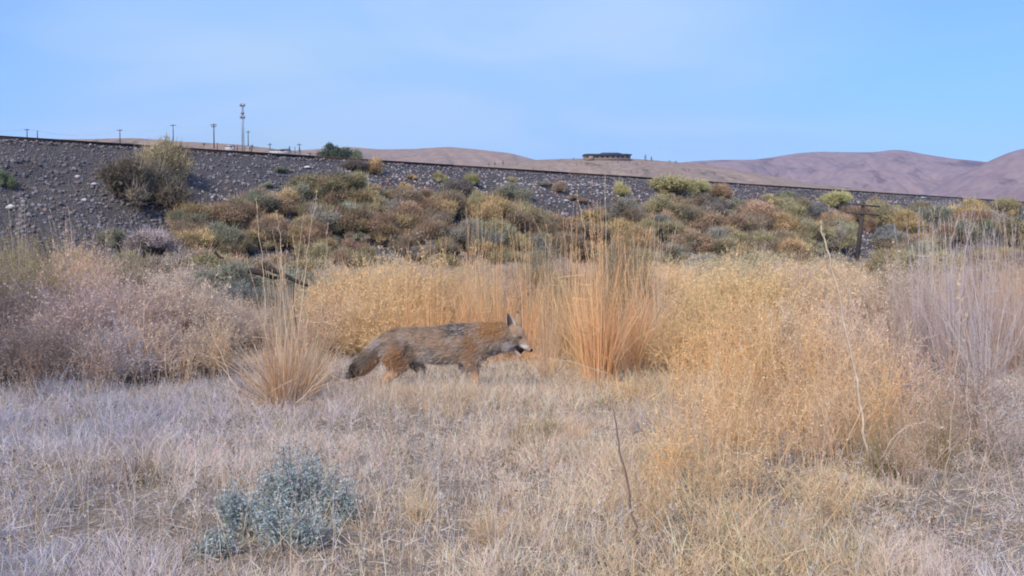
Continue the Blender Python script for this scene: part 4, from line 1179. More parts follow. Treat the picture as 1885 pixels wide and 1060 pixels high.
# yellow rabbitbrush behind tall stalks
plant('brush', 1150, 13, 1.28, 1.0, 'olive', 'olive green shrub with yellow flecks behind the tall orange clump', gF)
plant('brush', 990, 14, 1.10, .9, 'olive', 'olive green shrub behind the orange grass right above the coyote head', gF)

# lone stalks -----------------------------------------------------------------
m_stalk = mat_simple('pale_stalk', (.64, .52, .38), .8, scale=30, attr=True)
m_dark = mat_simple('dark_stalk', (.20, .13, .11), .8, scale=30, attr=True)
def stalk(pts, rad, mat, label, seed=False, name='stalk', group='lone stalks in the meadow', cat='stalk'):
    P = [at(*p) for p in pts]
    # densify with slight waver
    Q = []
    for i in range(len(P) - 1):
        for k in range(5): Q.append(P[i].lerp(P[i + 1], k / 5))
    Q.append(P[-1])
    n = len(Q); base = Q[0].copy()
    kr = random.Random(int(pts[0][0]))
    if name == 'stalk':
        for i in range(1, n - 1): Q[i] = Q[i] + Vector((kr.gauss(0, 1), kr.gauss(0, 1), 0)) * .0045
    G = Geo(); tube_np(G, [q - base for q in Q], [rad * (.55 if name == 'stalk' else 1) * (1 - .6 * i / (n - 1)) for i in range(n)], (1, 1, 1), 6)
    if name == 'stalk' and mat is m_stalk:
        Pn = np.array([tuple(Q[-1 - int(k)] - base) for k in RS.uniform(0, 4, 40)]); 
        leaves(G, Pn, unit(np.array([[0, 0, 1]]) + RS.normal(size=(40, 3)) * .35), rnd(40, .015, .03), rnd(40, .001, .002), jit((1.1, 1.1, 1.1), 40))
    tag(link(name, G.mesh(name), mat, None, base), label, cat, group)
def gz(px, Z, ): x = (px - 942.5) / FPX * Z; return 455 + (EYE - float(ground_z(x, Z))) / Z * FPX
stalk([(1598, 850, 4.5), (1590, 780, 4.5), (1574, 680, 4.48), (1548, 560, 4.45), (1524, 470, 4.42), (1512, 415, 4.4)], .0145, m_stalk, 'long pale leaning stalk crossing the right golden mass up to the embankment')
stalk([(1188, 1070, 3.05), (1178, 1010, 3.08), (1160, 910, 3.1), (1143, 830, 3.12), (1129, 752, 3.15)], .0095, m_dark, 'dark brown leaning stalk in the short grass at the bottom right of centre')
stalk([(1738, 900, 4.2), (1750, 790, 4.2), (1762, 640, 4.2), (1770, 490, 4.2)], .0032, m_stalk, 'left one of two thin upright pale stalks near the right edge')
stalk([(1790, 900, 4.2), (1784, 780, 4.2), (1778, 640, 4.2), (1768, 500, 4.2)], .0030, m_stalk, 'right one of two thin upright pale stalks near the right edge')
stalk([(1425, 865, 4.6), (1408, 800, 4.6), (1385, 720, 4.6), (1360, 630, 4.6)], .004, m_stalk, 'pale stalk leaning left through the golden weeds')
stalk([(1262, 880, 4.4), (1272, 820, 4.4), (1290, 740, 4.4), (1308, 690, 4.4)], .0038, m_stalk, 'pale forked looking stalk at the left edge of the golden weeds')
stalk([(1680, 860, 4.6), (1700, 810, 4.6), (1730, 700, 4.6)], .003, m_stalk, 'thin pale stalk leaning right between the weeds and the lilac grass')
stalk([(1618, 850, 4.15), (1640, 810, 4.1), (1668, 785, 4.1), (1705, 775, 4.1), (1735, 792, 4.1)], .0042, m_stalk, 'arching pale stem in front of the brownish weed')
stalk([(1648, 1008, 3.3), (1700, 996, 3.35), (1780, 975, 3.45), (1868, 966, 3.5)], .004, m_stalk, 'pale bent straw lying near the bottom right corner')
stalk([(490, 640, 6.1), (487, 540, 6.1), (480, 450, 6.1), (472, 370, 6.1)], .0055, m_stalk, 'tall pale stalk leaning left from the left bunchgrass', True)
stalk([(545, 640, 6.1), (560, 520, 6.1), (570, 430, 6.1), (583, 355, 6.1)], .005, m_stalk, 'tall pale stalk leaning right from the left bunchgrass', True)
stalk([(527, 640, 6.1), (520, 510, 6.1), (517, 440, 6.1), (509, 392, 6.1)], .0055, m_stalk, 'tall pale stalk in the middle of the left bunchgrass', True)
stalk([(590, 600, 6.6), (598, 500, 6.6), (604, 415, 6.6)], .0045, m_stalk, 'tall thin stalk right of the left bunchgrass', True)
stalk([(1118, 560, 6.9), (1116, 440, 6.9), (1114, 320, 6.9)], .0045, m_stalk, 'tallest pale stalk above the tall orange clump', True)
stalk([(1092, 560, 6.9), (1078, 440, 6.9), (1062, 355, 6.9)], .0045, m_stalk, 'pale stalk leaning left out of the tall orange clump', True)
stalk([(450, 760, 5.7), (420, 680, 5.9), (385, 605, 6.0), (372, 570, 6.0)], .0035, m_stalk, 'thin pale stalk leaning left in front of the left mass')
stalk([(445, 720, 5.9), (420, 690, 5.9), (390, 655, 5.9)], .006, m_stalk, 'thick whitish bent blade left of the tan orange bunchgrass')
stalk([(545, 742, 5.9), (575, 712, 6.0), (610, 685, 6.1), (632, 672, 6.1)], .0065, m_stalk, 'whitish blade bent right from the foot of the tan orange bunchgrass')
stalk([(608, 690, 6.1), (625, 698, 6.1), (655, 708, 6.1)], .005, m_stalk, 'short whitish blade lying just left of the coyote tail')
stalk([(1125, 690, 6.7), (1050, 665, 6.7), (1010, 660, 6.7), (990, 680, 6.7)], .0045, m_stalk, 'pale blade arching left below the coyote muzzle')
stalk([(412, 845, 4.5), (425, 843, 4.5), (430, 833, 4.5), (445, 834, 4.5), (470, 850, 4.5)], .0038, m_dark, 'small dark crooked twig lying on the short grass above the sagebrush', name='twig', cat='twig', group='dead twigs')
m_char = mat_simple('charred_wood', (.045, .035, .032), .9, scale=12, attr=True)
stalk([(457, 497, 7.9), (480, 503, 7.9), (505, 512, 7.9), (530, 508, 7.9)], .026, m_char, 'left dark dead branch above the tan orange bunchgrass', name='dead_branch', cat='branch', group='dead branches')
stalk([(482, 488, 7.8), (515, 502, 7.8), (540, 515, 7.8), (567, 526, 7.8)], .028, m_char, 'right dark dead branch sloping down above the tan orange bunchgrass', name='dead_branch', cat='branch', group='dead branches')
stalk([(545, 690, 7.85), (548, 620, 7.85), (540, 560, 7.85), (541, 516, 7.83)], .008, m_char, 'thin dark upright dead stem carrying the two dead branches above the tan orange bunchgrass', name='dead_branch', cat='branch', group='dead branches')
stalk([(395, 463, 20), (404, 473, 20), (412, 475, 20)], .035, m_char, 'short dark dead stick behind the left mass', name='dead_branch', cat='branch', group='dead branches')

# ------------------------------------------------------------------ sagebrush
def sage(px, Z, W, H, label, seed, n=900):
    global RS
    keep = RS; RS = np.random.RandomState(seed); r = random.Random(seed)
    x = (px - 942.5) / FPX * Z
    E = empty('sagebrush', (x, Z, float(surf_z(x, Z)))); tag(E, label, 'sagebrush', 'sagebrush')
    ns = n // 14
    a = rnd(ns, 0, 6.283); q = np.sqrt(rnd(ns))
    tip = np.stack([np.cos(a) * q * W * .5, np.sin(a) * q * W * .35, H * (1 - .35 * q ** 2) * rnd(ns, .35, 1.22)], 1)
    b = np.stack([np.cos(a) * q * W * .22, np.sin(a) * q * W * .15, np.zeros(ns)], 1)
    v = tip - b; L = np.linalg.norm(v, axis=1); d = unit(v); bend = RS.normal(size=(ns, 3)) * .05
    G = Geo(); strips(G, b, d, L, np.full(ns, .006), bend, 4, jit((.30, .27, .25), ns, .25), tipw=.5); link('stems', G.mesh('stems'), m_stem, E)
    G = Geo()
    for rep in range(2):
        k = np.repeat(np.arange(ns), 42); m = len(k); t = rnd(m, .2, 1.03)
        P = strip_pt(b[k], d[k], L[k], bend[k], t) + RS.normal(size=(m, 3)) * .012
        leaves(G, P, unit(d[k] * .6 + RS.normal(size=(m, 3)) * .8), rnd(m, .008, .021), rnd(m, .0014, .0032), pick([(.38, .455, .455), (.27, .34, .335), (.50, .565, .575), (.16, .21, .19)], [4, 3, 2, 1.5], m))
    link('leaves', G.mesh('leaves'), mat_plant('sage_leaf', .15, tint=False), E)
    RS = keep
sage(545, 3.5, .30, .25, 'blue grey sagebrush at the bottom left of centre, the largest of the group', 601, 1050)
sage(455, 3.35, .26, .18, 'low blue grey sagebrush joined to the left of the largest one', 602, 620)
sage(625, 3.45, .12, .17, 'narrow sagebrush sprig at the right side of the largest one', 603, 240)
sage(385, 3.1, .14, .09, 'small separate sagebrush left of the group near the bottom edge', 604, 260)
sage(545, 3.2, .34, .14, 'low sagebrush in front of the largest one at the bottom edge', 605, 480)

# ------------------------------------------------------------------ short grass
def meadow():
    G = Geo()
    # tuft centres, density constant per m2 over the visible wedge plus a margin
    M = 34000
    y = 2.2 + 8.3 * rnd(M) ** .85; x = rnd(M, -1, 1) * (.60 * y + 1.1)
    keepm = rnd(M) < np.clip(.35 + (10.8 - y) / 8, .2, 1) * np.clip((fbm(x * 2.3, y * 2.6, 123, 3) - .30) * 6, .22, 1); x = x[keepm]; y = y[keepm]
    ex = -.48 + .46 * RS.normal(size=1500); ey = 6.3 + .17 * RS.normal(size=1500)
    near_paws = np.concatenate([np.zeros(len(x), bool), np.ones(1500, bool)])
    x = np.concatenate([x, ex]); y = np.concatenate([y, ey])
    M = len(x); z = surf_z(x, y)
    lo = fbm(x * .55, y * .7, 77, 4); lo2 = fbm(x * 1.6 + 5, y * 2.0, 91, 3)
    nb = 16
    k = np.repeat(np.arange(M), nb); n = len(k)
    a = rnd(n, 0, 6.283); lean = np.abs(RS.normal(size=n)) * .48 + .08
    d = np.stack([np.cos(a) * np.sin(lean), np.sin(a) * np.sin(lean), np.cos(lean)], 1)
    b = np.stack([x[k] + RS.normal(size=n) * .018, y[k] + RS.normal(size=n) * .018, z[k] - .004], 1)
    hgt = .035 + .12 * np.clip((lo2 - .30) * 2.1, 0, 1.3)
    hgt = hgt * (1 + .25 * RS.normal(size=M)).clip(.4, 1.7)
    hgt = hgt + .06 * np.exp(-((y - 6.2) / .24) ** 2 - ((x + .45) / .9) ** 2)
    hgt = np.where(near_paws, .10 + .07 * rnd(M), hgt)
    L = hgt[k] * rnd(n, .45, 1.3)
    bend = np.stack([np.cos(a), np.sin(a), -.9 * np.ones(n)], 1) * rnd(n, 0, .42)[:, None] + RS.normal(size=(n, 3)) * .10
    lens_silver = np.array((.54, .52, .575)); straw = np.array((.78, .64, .49)); pink = np.array((.76, .57, .46)); gold = np.array((.66, .50, .28)); olive = np.array((.30, .27, .17))
    left = np.clip((-x / np.maximum(y, 1) - .02) / .42 + (lo - .5) * 1.6, 0, 1)  # toward both sides the camera's blue-violet edge cast is put into the grass colour
    right = np.clip((x / np.maximum(y, 1) - .36) / .2 + (lo - .5) * 1.5, 0, 1)
    sv_ = np.clip(np.maximum(left, right), 0, 1)[:, None]
    gd = np.clip(np.exp(-((x / y - .25) / .16) ** 2) * 1.0 + (lo2 - .6), 0, 1)[:, None] * (1 - sv_)
    base = straw * (1 - lo[:, None]) + pink * lo[:, None]
    c = base * (1 - sv_) + lens_silver * sv_; c = c * (1 - gd * .7) + gold * gd * .7
    ol = (rnd(M) < .09)[:, None]; c = np.where(ol, olive, c)
    c = c * (1 + .16 * RS.normal(size=(M, 1))).clip(.55, 1.5)
    cc = np.clip(c[k] * (1 + .22 * RS.normal(size=(n, 1))) * (1 + .05 * RS.normal(size=(n, 3))), .03, .85)
    bend = bend + RS.normal(size=(n, 3)) * .16
    strips(G, b, d, L, rnd(n, .0011, .0026) * (1 + .07 * (y[k] - 3)), bend, 3, cc)
    # small dark forbs and leaf litter caught in the grass
    n = 16000
    y = 2.2 + 7.5 * rnd(n) ** .85; x = rnd(n, -1, 1) * (.60 * y + 1.0)
    ok = fbm(x * 2.1 + 7, y * 2.3, 61, 3) > .52; x, y = x[ok], y[ok]; n = len(x); z = surf_z(x, y)
    kf = np.repeat(np.arange(n), 5); m = len(kf)
    Pf = np.stack([x[kf], y[kf], z[kf] + .01 + .07 * rnd(m)], 1) + RS.normal(size=(m, 3)) * np.array([[.015, .015, .004]])
    leaves(G, Pf, unit(RS.normal(size=(m, 3)) + np.array([[0, 0, .6]])), rnd(m, .008, .024), rnd(m, .0015, .004), pick([(.17, .13, .10), (.32, .19, .11), (.20, .22, .13), (.42, .30, .17)], [3, 2, 1.6, 2], n)[kf])
    # flattened litter
    n = 60000
    y = 2.2 + 7.8 * rnd(n) ** .85; x = rnd(n, -1, 1) * (.60 * y + 1.0); z = surf_z(x, y)
    a = rnd(n, 0, 6.283); el = rnd(n, -.1, .5)
    d = np.stack([np.cos(a) * np.cos(el), np.sin(a) * np.cos(el), np.sin(el)], 1)
    strips(G, np.stack([x, y, z + .008 + .03 * rnd(n)], 1), d, rnd(n, .03, .10), rnd(n, .0018, .004), RS.normal(size=(n, 3)) * .2, 2, pick([(.55, .48, .42), (.42, .34, .28), (.66, .62, .58), (.28, .22, .17)], [3, 2, 1.5, 1.2], n))
    tag(link('short_grass', G.mesh('short_grass'), mat_plant('short_dry_grass', .3, tint=False)), 'matted short dry grass covering the meadow in the foreground', 'grass', kind='stuff')
    # taller wisps through the meadow
    G = Geo(); n = 14000
    y = 2.4 + 7 * rnd(n); x = rnd(n, -1, 1) * (.60 * y + .9); z = surf_z(x, y)
    ok = rnd(n) < .25 + .9 * np.clip(fbm(x * 1.2, y * 1.2, 15, 3) - .42, 0, 1) * 3; x, y, z = x[ok], y[ok], z[ok]; n = len(x)
    a = rnd(n, 0, 6.283); lean = np.abs(RS.normal(size=n)) * .35
    d = np.stack([np.cos(a) * np.sin(lean), np.sin(a) * np.sin(lean), np.cos(lean)], 1); L = rnd(n, .10, .27); bend = RS.normal(size=(n, 3)) * .22
    b = np.stack([x, y, z], 1)
    cc = pick([(.68, .60, .50), (.62, .48, .33), (.50, .36, .22), (.55, .53, .56)], [3, 2.5, 1.5, 2], n)
    strips(G, b, d, L, rnd(n, .0016, .003), bend, 4, cc)
    k = np.repeat(np.arange(n), 7); m = len(k)
    P = strip_pt(b[k], d[k], L[k], bend[k], rnd(m, .72, 1.02))
    leaves(G, P, unit(d[k] + RS.normal(size=(m, 3)) * .5), rnd(m, .006, .016), rnd(m, .0008, .002), np.clip(cc[k] * 1.1, 0, .8))
    tag(link('seeding_grass', G.mesh('seeding_grass'), mat_plant('seeding_grass', .3, tint=False)), 'thin wispy seeding grass stems standing through the short grass', 'grass', kind='stuff')
    # coarse grass farther out
    G = Geo(); n = 140000
    y = 9.5 + 50 * rnd(n) ** 1.3; x = rnd(n, -1, 1) * (.62 * y + 2); z = surf_z(x, y)
    a = rnd(n, 0, 6.283); lean = np.abs(RS.normal(size=n)) * .4
    d = np.stack([np.cos(a) * np.sin(lean), np.sin(a) * np.sin(lean), np.cos(lean)], 1)
    strips(G, np.stack([x, y, z], 1), d, rnd(n, .12, .42) * (1 - .3 * (y > 30)), rnd(n, .004, .008) * (1 + y / 40), RS.normal(size=(n, 3)) * .15, 2, pick([(.50, .40, .28), (.38, .30, .20), (.42, .36, .34), (.28, .24, .15)], [3, 2, 2, 1.5], n))
    tag(link('rough_grass', G.mesh('rough_grass'), mat_plant('rough_grass', .3, tint=False)), 'rough dry grass between the meadow brush and the embankment foot', 'grass', kind='stuff')
meadow()

# ------------------------------------------------------------------ coyote
CY = 6.5
KP = CY / FPX
cbase = Vector((at(810, 735, CY).x, CY, float(surf_z(at(810, 735, CY).x, CY))))
def cp(u, v, dy=0.0):
    p = at(u, v, CY); return Vector((p.x - cbase.x, dy, p.z - cbase.z))
def build_coyote():
    global RS
    keep = RS; RS = np.random.RandomState(77)
    bm = bmesh.new()
    def ball(c, rx, ry, rz, ang=0):
        M = Matrix.Translation(c) @ Matrix.Rotation(ang, 4, 'Y') @ Matrix.Diagonal((rx, ry, rz, 1))
        bmesh.ops.create_icosphere(bm, subdivisions=2, radius=1, matrix=M)
    def chain(nodes, steps=5):
        for i in range(len(nodes) - 1):
            a, b = nodes[i], nodes[i + 1]
            for k in range(steps + (i == len(nodes) - 2)):
                t = k / steps
                u, v, dy, r, wd = [a[j] * (1 - t) + b[j] * t for j in range(5)]
                ball(cp(u, v, dy), r * KP, r * KP * wd, r * KP)
    # trunk: rump to chest (u, v, dy, radius px, width ratio)
    chain([(718, 637, 0, 25, .78), (736, 634, 0, 30, .68), (765, 633, 0, 31, .62), (800, 635, 0, 33, .60), (835, 632, 0, 36, .58), (862, 631, 0, 36, .58), (882, 631, 0, 31, .60)], 6)
    chain([(878, 626, 0, 33, .62), (902, 623, 0, 31, .62), (922, 620, 0, 28, .72), (936, 618, 0, 22, .88)], 6)      # neck
    chain([(935, 613, 0, 18, .95), (943, 612, 0, 18.5, .90), (950, 615, 0, 16.5, .80), (955.5, 621, 0, 13, .72), (961, 629, 0, 10.4, .70), (967, 636, 0, 8.6, .72), (973.5, 643, 0, 5.8, .78)], 6)  # skull and muzzle
    chain([(930, 630, 0, 18, 1.0), (943, 630, 0, 13, .95)], 4)   # cheeks
    chain([(942, 636, 0, 8.5, .75), (949, 644.5, 0, 5.2, .62), (955, 651, 0, 3.8, .62), (959.5, 655.5, 0, 3.0, .7)], 6)     # lower jaw
    # tail
    chain([(712, 626, 0, 13, .8), (698, 638, 0, 14, .8), (684, 656, 0, 16, .8), (668, 671, 0, 15.5, .8), (655, 683, 0, 11, .8), (646, 691, 0, 5, .8)], 7)
    # near front leg
    chain([(866, 628, -.045, 20, .45), (868, 645, -.058, 18, .45), (872, 664, -.060, 12.5, .62), (875, 684, -.060, 8.2, .8), (877, 704, -.060, 6.4, .85), (877, 710, -.060, 6.6, .85), (878, 725, -.060, 5.0, .9), (880, 732, -.060, 5.5, 1)], 6)
    chain([(881, 733.5, -.060, 5.2, 1.3), (889, 735, -.060, 4.2, 1.4)], 4)
    # far front leg, swung back
    chain([(866, 635, .045, 19, .45), (864, 655, .055, 13, .6), (856, 680, .058, 8, .8), (853, 700, .058, 6.2, .85), (849, 718, .058, 4.8, .9), (850, 729, .058, 5.2, 1)], 6)
    chain([(851, 731, .058, 5.0, 1.3), (859, 733, .058, 4.0, 1.4)], 4)
    # near hind leg, pushing back
    chain([(724, 638, -.045, 24, .50), (730, 654, -.055, 24, .48), (736, 670, -.058, 17, .55), (726, 684, -.058, 11.5, .65), (713, 697, -.058, 7.6, .75), (708, 704, -.058, 6.8, .8), (707, 720, -.058, 5.2, .9), (709, 730, -.058, 5.6, 1)], 6)
    chain([(711, 732.5, -.058, 5.2, 1.3), (719, 734.5, -.058, 4.3, 1.4)], 4)
    # far hind leg, reaching forward
    chain([(735, 640, .045, 22, .50), (748, 658, .052, 18, .5), (767, 672, .055, 13, .6), (773, 686, .055, 9.0, .7), (773, 698, .055, 7.0, .8), (777, 716, .055, 5.2, .9), (781, 728, .055, 5.4, 1)], 6)
    chain([(783, 731, .055, 5.2, 1.3), (791, 733, .055, 4.3, 1.4)], 4)
    me = bpy.data.meshes.new('coyote'); bm.to_mesh(me); bm.free()
    tmp = bpy.data.objects.new('tmp', me); COL.objects.link(tmp)
    rm = tmp.modifiers.new('r', 'REMESH'); rm.mode = 'VOXEL'; rm.voxel_size = .0062
    sm = tmp.modifiers.new('s', 'SMOOTH'); sm.iterations = 5; sm.factor = .5
    dg = bpy.context.evaluated_depsgraph_get(); ev = tmp.evaluated_get(dg)
    m2 = bpy.data.meshes.new_from_object(ev)
    bpy.data.objects.remove(tmp)
    nv = len(m2.vertices); V = np.zeros(nv * 3, np.float32); m2.vertices.foreach_get('co', V); V = V.reshape(-1, 3).astype(float)
    F = []
    for p in m2.polygons:
        q = p.vertices
        F.append((q[0], q[1], q[2]))
        if len(q) == 4: F.append((q[0], q[2], q[3]))
    F = np.array(F)
    def uv(P):
        """side-view coordinates of points, in the drawing units used above"""
        X = P[:, 0] + cbase.x; Z = P[:, 2] + cbase.z - EYE
        u = 942.5 + X / CY * FPX
        tt = np.tan(np.arctan2(-Z, CY) - PITCH)
        return u, 530 + tt * FPX
    def coat(P, NZ):
        u, v = uv(P); dy = P[:, 1]; n = len(P)
        nz1 = fbm(u * .09, v * .16, 5, 3); nz2 = fbm(u * .28 + v * .2, v * .12 - dy * 30, 9, 3); nz3 = fbm(u * .25, v * .5, 19, 2)
        c = np.tile(np.array([(.51, .375, .27)]), (n, 1)) * (.62 + .76 * nz2)[:, None]
        def mixc(col, wt):
            nonlocal c
            wt = np.clip(wt, 0, 1)[:, None]; c = c * (1 - wt) + np.array(col)[None] * wt
        def blob(cu, cv, ru, rv, soft=.5, nn=.5):
            q = np.sqrt(((u - cu) / ru) ** 2 + ((v - cv) / rv) ** 2) + (nz1 - .5) * nn
            return np.clip((1 - q) / soft, 0, 1)
        top = np.clip((618 - v) / 18, 0, 1)
        pt = fbm(u * .055 + 3, v * .08, 71, 3); pu = fbm(u * .11, v * .14 + 4, 83, 3)
        mixc((.56, .52, .48), np.clip((pt - .50) * 6, 0, 1) * .45 * (u < 930))
        mixc((.20, .165, .14), np.clip((.46 - pu) * 6, 0, 1) * .50 * (u < 930))
        mixc((.50, .35, .22), np.clip((pu - .56) * 6, 0, 1) * .45)
        mixc((.20, .16, .135), top * .62 * ((u > 700) & (u < 872)))
        mixc((.44, .25, .115), blob(905, 604, 34, 24, .5) * .9)               # rusty nape
        mixc((.42, .24, .12), blob(868, 636, 17, 40, .6) * .8)                # shoulder
        mixc((.43, .24, .12), blob(733, 660, 27, 30, .5) * .9)                # thigh
        mixc((.62, .58, .54), blob(786, 660, 24, 20, .7) * .8)               # pale flank
        mixc((.60, .54, .47), np.clip((v - 650) / 14, 0, 1) * ((u > 770) & (u < 862) & (np.abs(dy) < .11)) * .55)
        mixc((.10, .085, .08), blob(750, 640, 7, 17, .6, .7) * .75)           # dark line ahead of the thigh
        mixc((.06, .055, .055), blob(842, 608, 26, 13, .5, 1.2) * np.clip((nz3 - .42) * 8, 0, 1) * .95)   # saddle mottling
        mixc((.55, .53, .52), blob(845, 610, 26, 14, .5, 1.2) * np.clip((.44 - nz3) * 8, 0, 1) * .75)
        mixc((.48, .46, .46), blob(700, 634, 17, 20, .5, .8) * np.clip((nz2 - .38) * 6, 0, 1) * .8)        # rump patch
        mixc((.05, .045, .045), blob(698, 628, 18, 22, .5, .8) * np.clip((.42 - nz2) * 8, 0, 1) * .9)
        mixc((.05, .045, .045), np.clip((612 - v) / 5, 0, 1) * blob(706, 612, 30, 14, .5))
        # tail
        tl = np.clip((700 - u) / 8, 0, 1) * np.clip((v - 636) / 12, 0, 1)
        ax = (u - 700) * .72 + (v - 640) * .70                                 # across the tail
        mixc((.22, .185, .155), tl * .9)
        mixc((.42, .235, .12), tl * np.clip(ax / 9, 0, 1) * .9)
        mixc((.045, .04, .04), np.clip((665 - u) / 9, 0, 1) * np.clip((v - 660) / 8, 0, 1) * .95)
        # throat, chest
        mixc((.43, .41, .39), blob(914, 642, 22, 14, .6) * (.5 + .5 * nz2) * .85)
        mixc((.12, .105, .10), blob(908, 640, 14, 9, .5, 1.2) * np.clip((nz3 - .5) * 6, 0, 1) * .7)
        mixc((.62, .60, .60), blob(892, 657, 9, 9, .6) * .9)
        # head
        hd = np.clip((u - 928) / 8, 0, 1) * (v < 660)
        mixc((.36, .27, .20), hd * .85)
        mixc((.40, .25, .14), hd * np.clip(1 - np.abs((u - 950) * .85 - (v - 608)) / 12, 0, 1) * .7)
        mixc((.62, .59, .55), blob(938, 634, 13, 9, .5, .3) * .85)
        mixc((.66, .63, .60), blob(963, 637.5, 11, 5.0, .5, .1) * .95)
        mixc((.62, .59, .56), hd * np.clip((v - (u - 944) * .98 - 640) / 3, 0, 1) * .7)      # lower jaw pale
        mixc((.10, .075, .06), blob(957, 620.5, 6, 4.2, .5, .1) * .85)
        mixc((.62, .56, .48), blob(949, 617, 4, 3, .5, .1) * .5)
        mixc((.07, .05, .045), blob(957, 641, 8.5, 2.0, .4, .05) * .9)
        mixc((.07, .05, .045), blob(952, 637.5, 6.5, 1.8, .4, .05) * .9)
        # legs
        lg = np.clip((v - 672) / 10, 0, 1) * (u > 698)
        mixc((.44, .255, .13), lg * (dy < 0) * .75)
        mixc((.46, .40, .34), lg * (dy > .02) * .8)
        mixc((.22, .15, .11), blob(764, 678, 6, 12, .6) * (dy > 0) * .6)
        return np.clip(c, .015, .9)
    C = coat(V, None)
    body = mesh_np('body', V, F, C, True)
    mb = mat_simple('coyote_skin', (1, 1, 1), .95, c2=(.75, .75, .75), scale=90, attr=True, bump=.3)
    root = empty('coyote', cbase)
    tag(root, 'lean grey and rust coyote walking right, head low, mouth open, tail drooping, in dry grass', 'coyote')
    link('body', body, mb, root)
    # fur
    A, Bv, Cv = V[F[:, 0]], V[F[:, 1]], V[F[:, 2]]
    nrm = np.cross(Bv - A, Cv - A); area = np.linalg.norm(nrm, axis=1); nrm = nrm / np.maximum(area[:, None], 1e-12)
    n = 90000
    f = RS.choice(len(F), n, p=area / area.sum())
    r1 = np.sqrt(rnd(n))[:, None]; r2_ = rnd(n)[:, None]
    P = A[f] * (1 - r1) + Bv[f] * r1 * (1 - r2_) + Cv[f] * r1 * r2_
    nn = nrm[f]; u, v = uv(P)
    flow = np.tile(np.array([[-1, 0, -.35]]), (n, 1))
    leg = (v > 676) & (u > 700)
    flow[leg] = (-.15, 0, -1)
    tail = (u < 706) & (v > 622); flow[tail] = (-.72, 0, -.68)
    head = (u > 944); flow[head] = (-.6, 0, .55)
    nk = (u > 885) & (u <= 944) ; flow[nk] = (-.8, 0, -.6)
    flow = flow - nn * np.sum(flow * nn, 1)[:, None]
    d = unit(unit(flow) + nn * .42 + RS.normal(size=(n, 3)) * .26)
    Lf = np.full(n, .032); Lf[leg] = .011; Lf[tail] = .046
    hd = np.clip((u - 936) / 20, 0, 1); Lf = Lf * (1 - hd) + .008 * hd
    Lf = np.where((u > 955), .0045, Lf)
    Lf = np.where((v > 645) & (u > 720) & (u < 900) & ~leg, .046, Lf)
    Lf *= rnd(n, .6, 1.25)
    cc = coat(P + RS.normal(size=P.shape) * .008, None) * (1 + .09 * RS.normal(size=(n, 1)))
    tip = cc * (.7 + .65 * rnd(n)[:, None]); dkt = (rnd(n) < .10) & (u < 930) & ~leg; tip[dkt] *= .4
    G = Geo(); strips(G, P - nn * .002, d, Lf, np.where(u > 940, .0012, .0019), -nn * .15, 2, np.clip(cc, .015, .9), tipw=.2, tipcol=np.clip(tip, .012, .9))
    link('fur', G.mesh('fur'), mat_plant('coyote_fur', .1, tint=False), root)
    # nose, eyes
    def bead(name, c, r, mat, sx=1, sy=1, sz=1):
        b2 = bmesh.new(); bmesh.ops.create_icosphere(b2, subdivisions=3, radius=r, matrix=Matrix.Diagonal((sx, sy, sz, 1)))
        m_ = bpy.data.meshes.new(name); b2.to_mesh(m_); b2.free(); m_.polygons.foreach_set('use_smooth', [True] * len(m_.polygons))
        return link(name, m_, mat, root, c)
    m_nose = mat_simple('black_nose', (.012, .011, .012), .35, scale=200)
    m_eye = mat_simple('dark_eye', (.03, .018, .008), .12, scale=50)
    bead('nose', cp(977.5, 644.5), 3.6 * KP, m_nose, 1, 1.1, .95)
    for s in (-1, 1):
        bead('eye', cp(957.0, 620.0, s * .0285), 3.0 * KP, m_eye, 1.1, .8, .8)
    # mouth: dark lining between the jaws
    G = Geo()
    a_, b__, c_ = cp(947, 634.5), cp(972, 648), cp(961, 650.5)
    hw = .0125
    Vm = []
    for yy, f1 in ((-hw, 1), (hw, 1)):
        Vm += [tuple(cp(946, 633, yy)), tuple(cp(966, 644, yy * .8)), tuple(cp(959, 651, yy * .8)), tuple(cp(949, 642, yy))]
    Vm = np.array(Vm)
    G.add(Vm, np.ones((8, 3)), Q=np.array([[0, 1, 2, 3], [7, 6, 5, 4], [0, 4, 5, 1], [1, 5, 6, 2], [2, 6, 7, 3], [3, 7, 4, 0]]))
    link('mouth', G.mesh('mouth'), mat_simple('mouth_lining', (.02, .012, .012), .6), root)
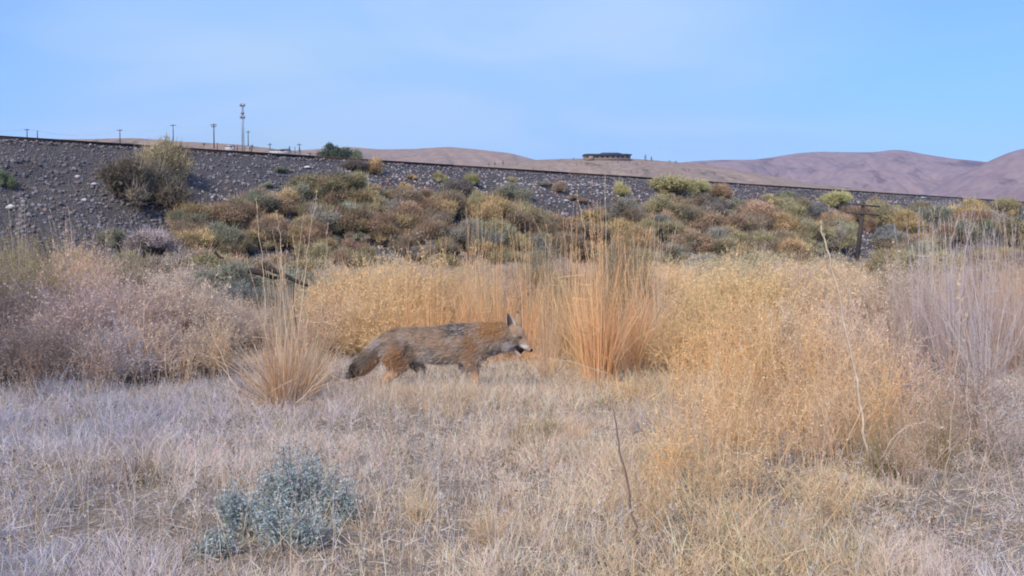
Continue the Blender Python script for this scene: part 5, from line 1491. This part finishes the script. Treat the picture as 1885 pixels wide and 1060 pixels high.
    # ears: curved leaf-shaped shells, open side turned forward and outward
    def ear(tipu, tipv, bu, bv, wpx, dy0, dyt, turn, name='ear'):
        tp, bs = cp(tipu, tipv, dyt), cp(bu, bv, dy0)
        axis = (tp - bs); H = axis.length; axis.normalize()
        facing = Vector((math.cos(turn), math.sin(turn), .1)).normalized()      # where the open side looks
        facing = (facing - axis * facing.dot(axis)).normalized(); sidev = axis.cross(facing).normalized()
        nu, nvv = 9, 11; Vv = []; Cc = []
        W = wpx * KP / 2
        for layer in (0, 1):
            for j in range(nvv):
                t = j / (nvv - 1)
                wj = W * (math.sin(math.pi * (.30 + .70 * t)) ** .8) * (1 if t < 1 else 0) + .0012
                for i in range(nu):
                    s = -1 + 2 * i / (nu - 1)
                    p = bs + axis * (H * t) + sidev * (wj * s) + facing * (abs(s) ** 2 * wj * .75) + facing * (.0 if layer == 0 else -.0035)
                    Vv.append(tuple(p))
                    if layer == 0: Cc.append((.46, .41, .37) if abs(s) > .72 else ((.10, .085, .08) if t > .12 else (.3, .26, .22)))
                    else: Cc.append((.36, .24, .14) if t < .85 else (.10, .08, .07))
        Q = []
        o1 = nu * nvv
        for j in range(nvv - 1):
            for i in range(nu - 1):
                q = [j * nu + i, j * nu + i + 1, (j + 1) * nu + i + 1, (j + 1) * nu + i]
                Q.append(q); Q.append([o1 + q[3], o1 + q[2], o1 + q[1], o1 + q[0]])
            for i in (0, nu - 1): Q.append([j * nu + i, (j + 1) * nu + i, o1 + (j + 1) * nu + i, o1 + j * nu + i])
        for i in range(nu - 1): Q.append([(nvv - 1) * nu + i, (nvv - 1) * nu + i + 1, o1 + (nvv - 1) * nu + i + 1, o1 + (nvv - 1) * nu + i])
        link(name, mesh_np(name, np.array(Vv), np.array(Q), np.array(Cc), True), mat_simple('ear_fur', (1, 1, 1), .95, c2=(.8, .8, .8), scale=150, attr=True), root)
    ear(934.5, 574.5, 939.5, 606, 18.5, -.026, -.040, math.radians(-60))
    ear(953, 572, 949.5, 604, 17, .026, .034, math.radians(60))
    RS = keep
build_coyote()

# ------------------------------------------------------------------ air
hz = bpy.data.materials.new('thin_haze'); hz.use_nodes = True; t = hz.node_tree; t.nodes.clear()
o_ = t.nodes.new('ShaderNodeOutputMaterial'); pv = t.nodes.new('ShaderNodeVolumePrincipled')
pv.inputs['Color'].default_value = (.72, .80, 1.0, 1); pv.inputs['Density'].default_value = .00010; pv.inputs['Anisotropy'].default_value = .2
t.links.new(pv.outputs[0], o_.inputs['Volume'])
G = Geo(); box_np(G, (0, 1650, 245), (9800, 6500, 512), (1, 1, 1))
tag(link('haze', G.mesh('haze'), hz), 'thin bluish air between the meadow and the far slopes', 'haze', kind='stuff')
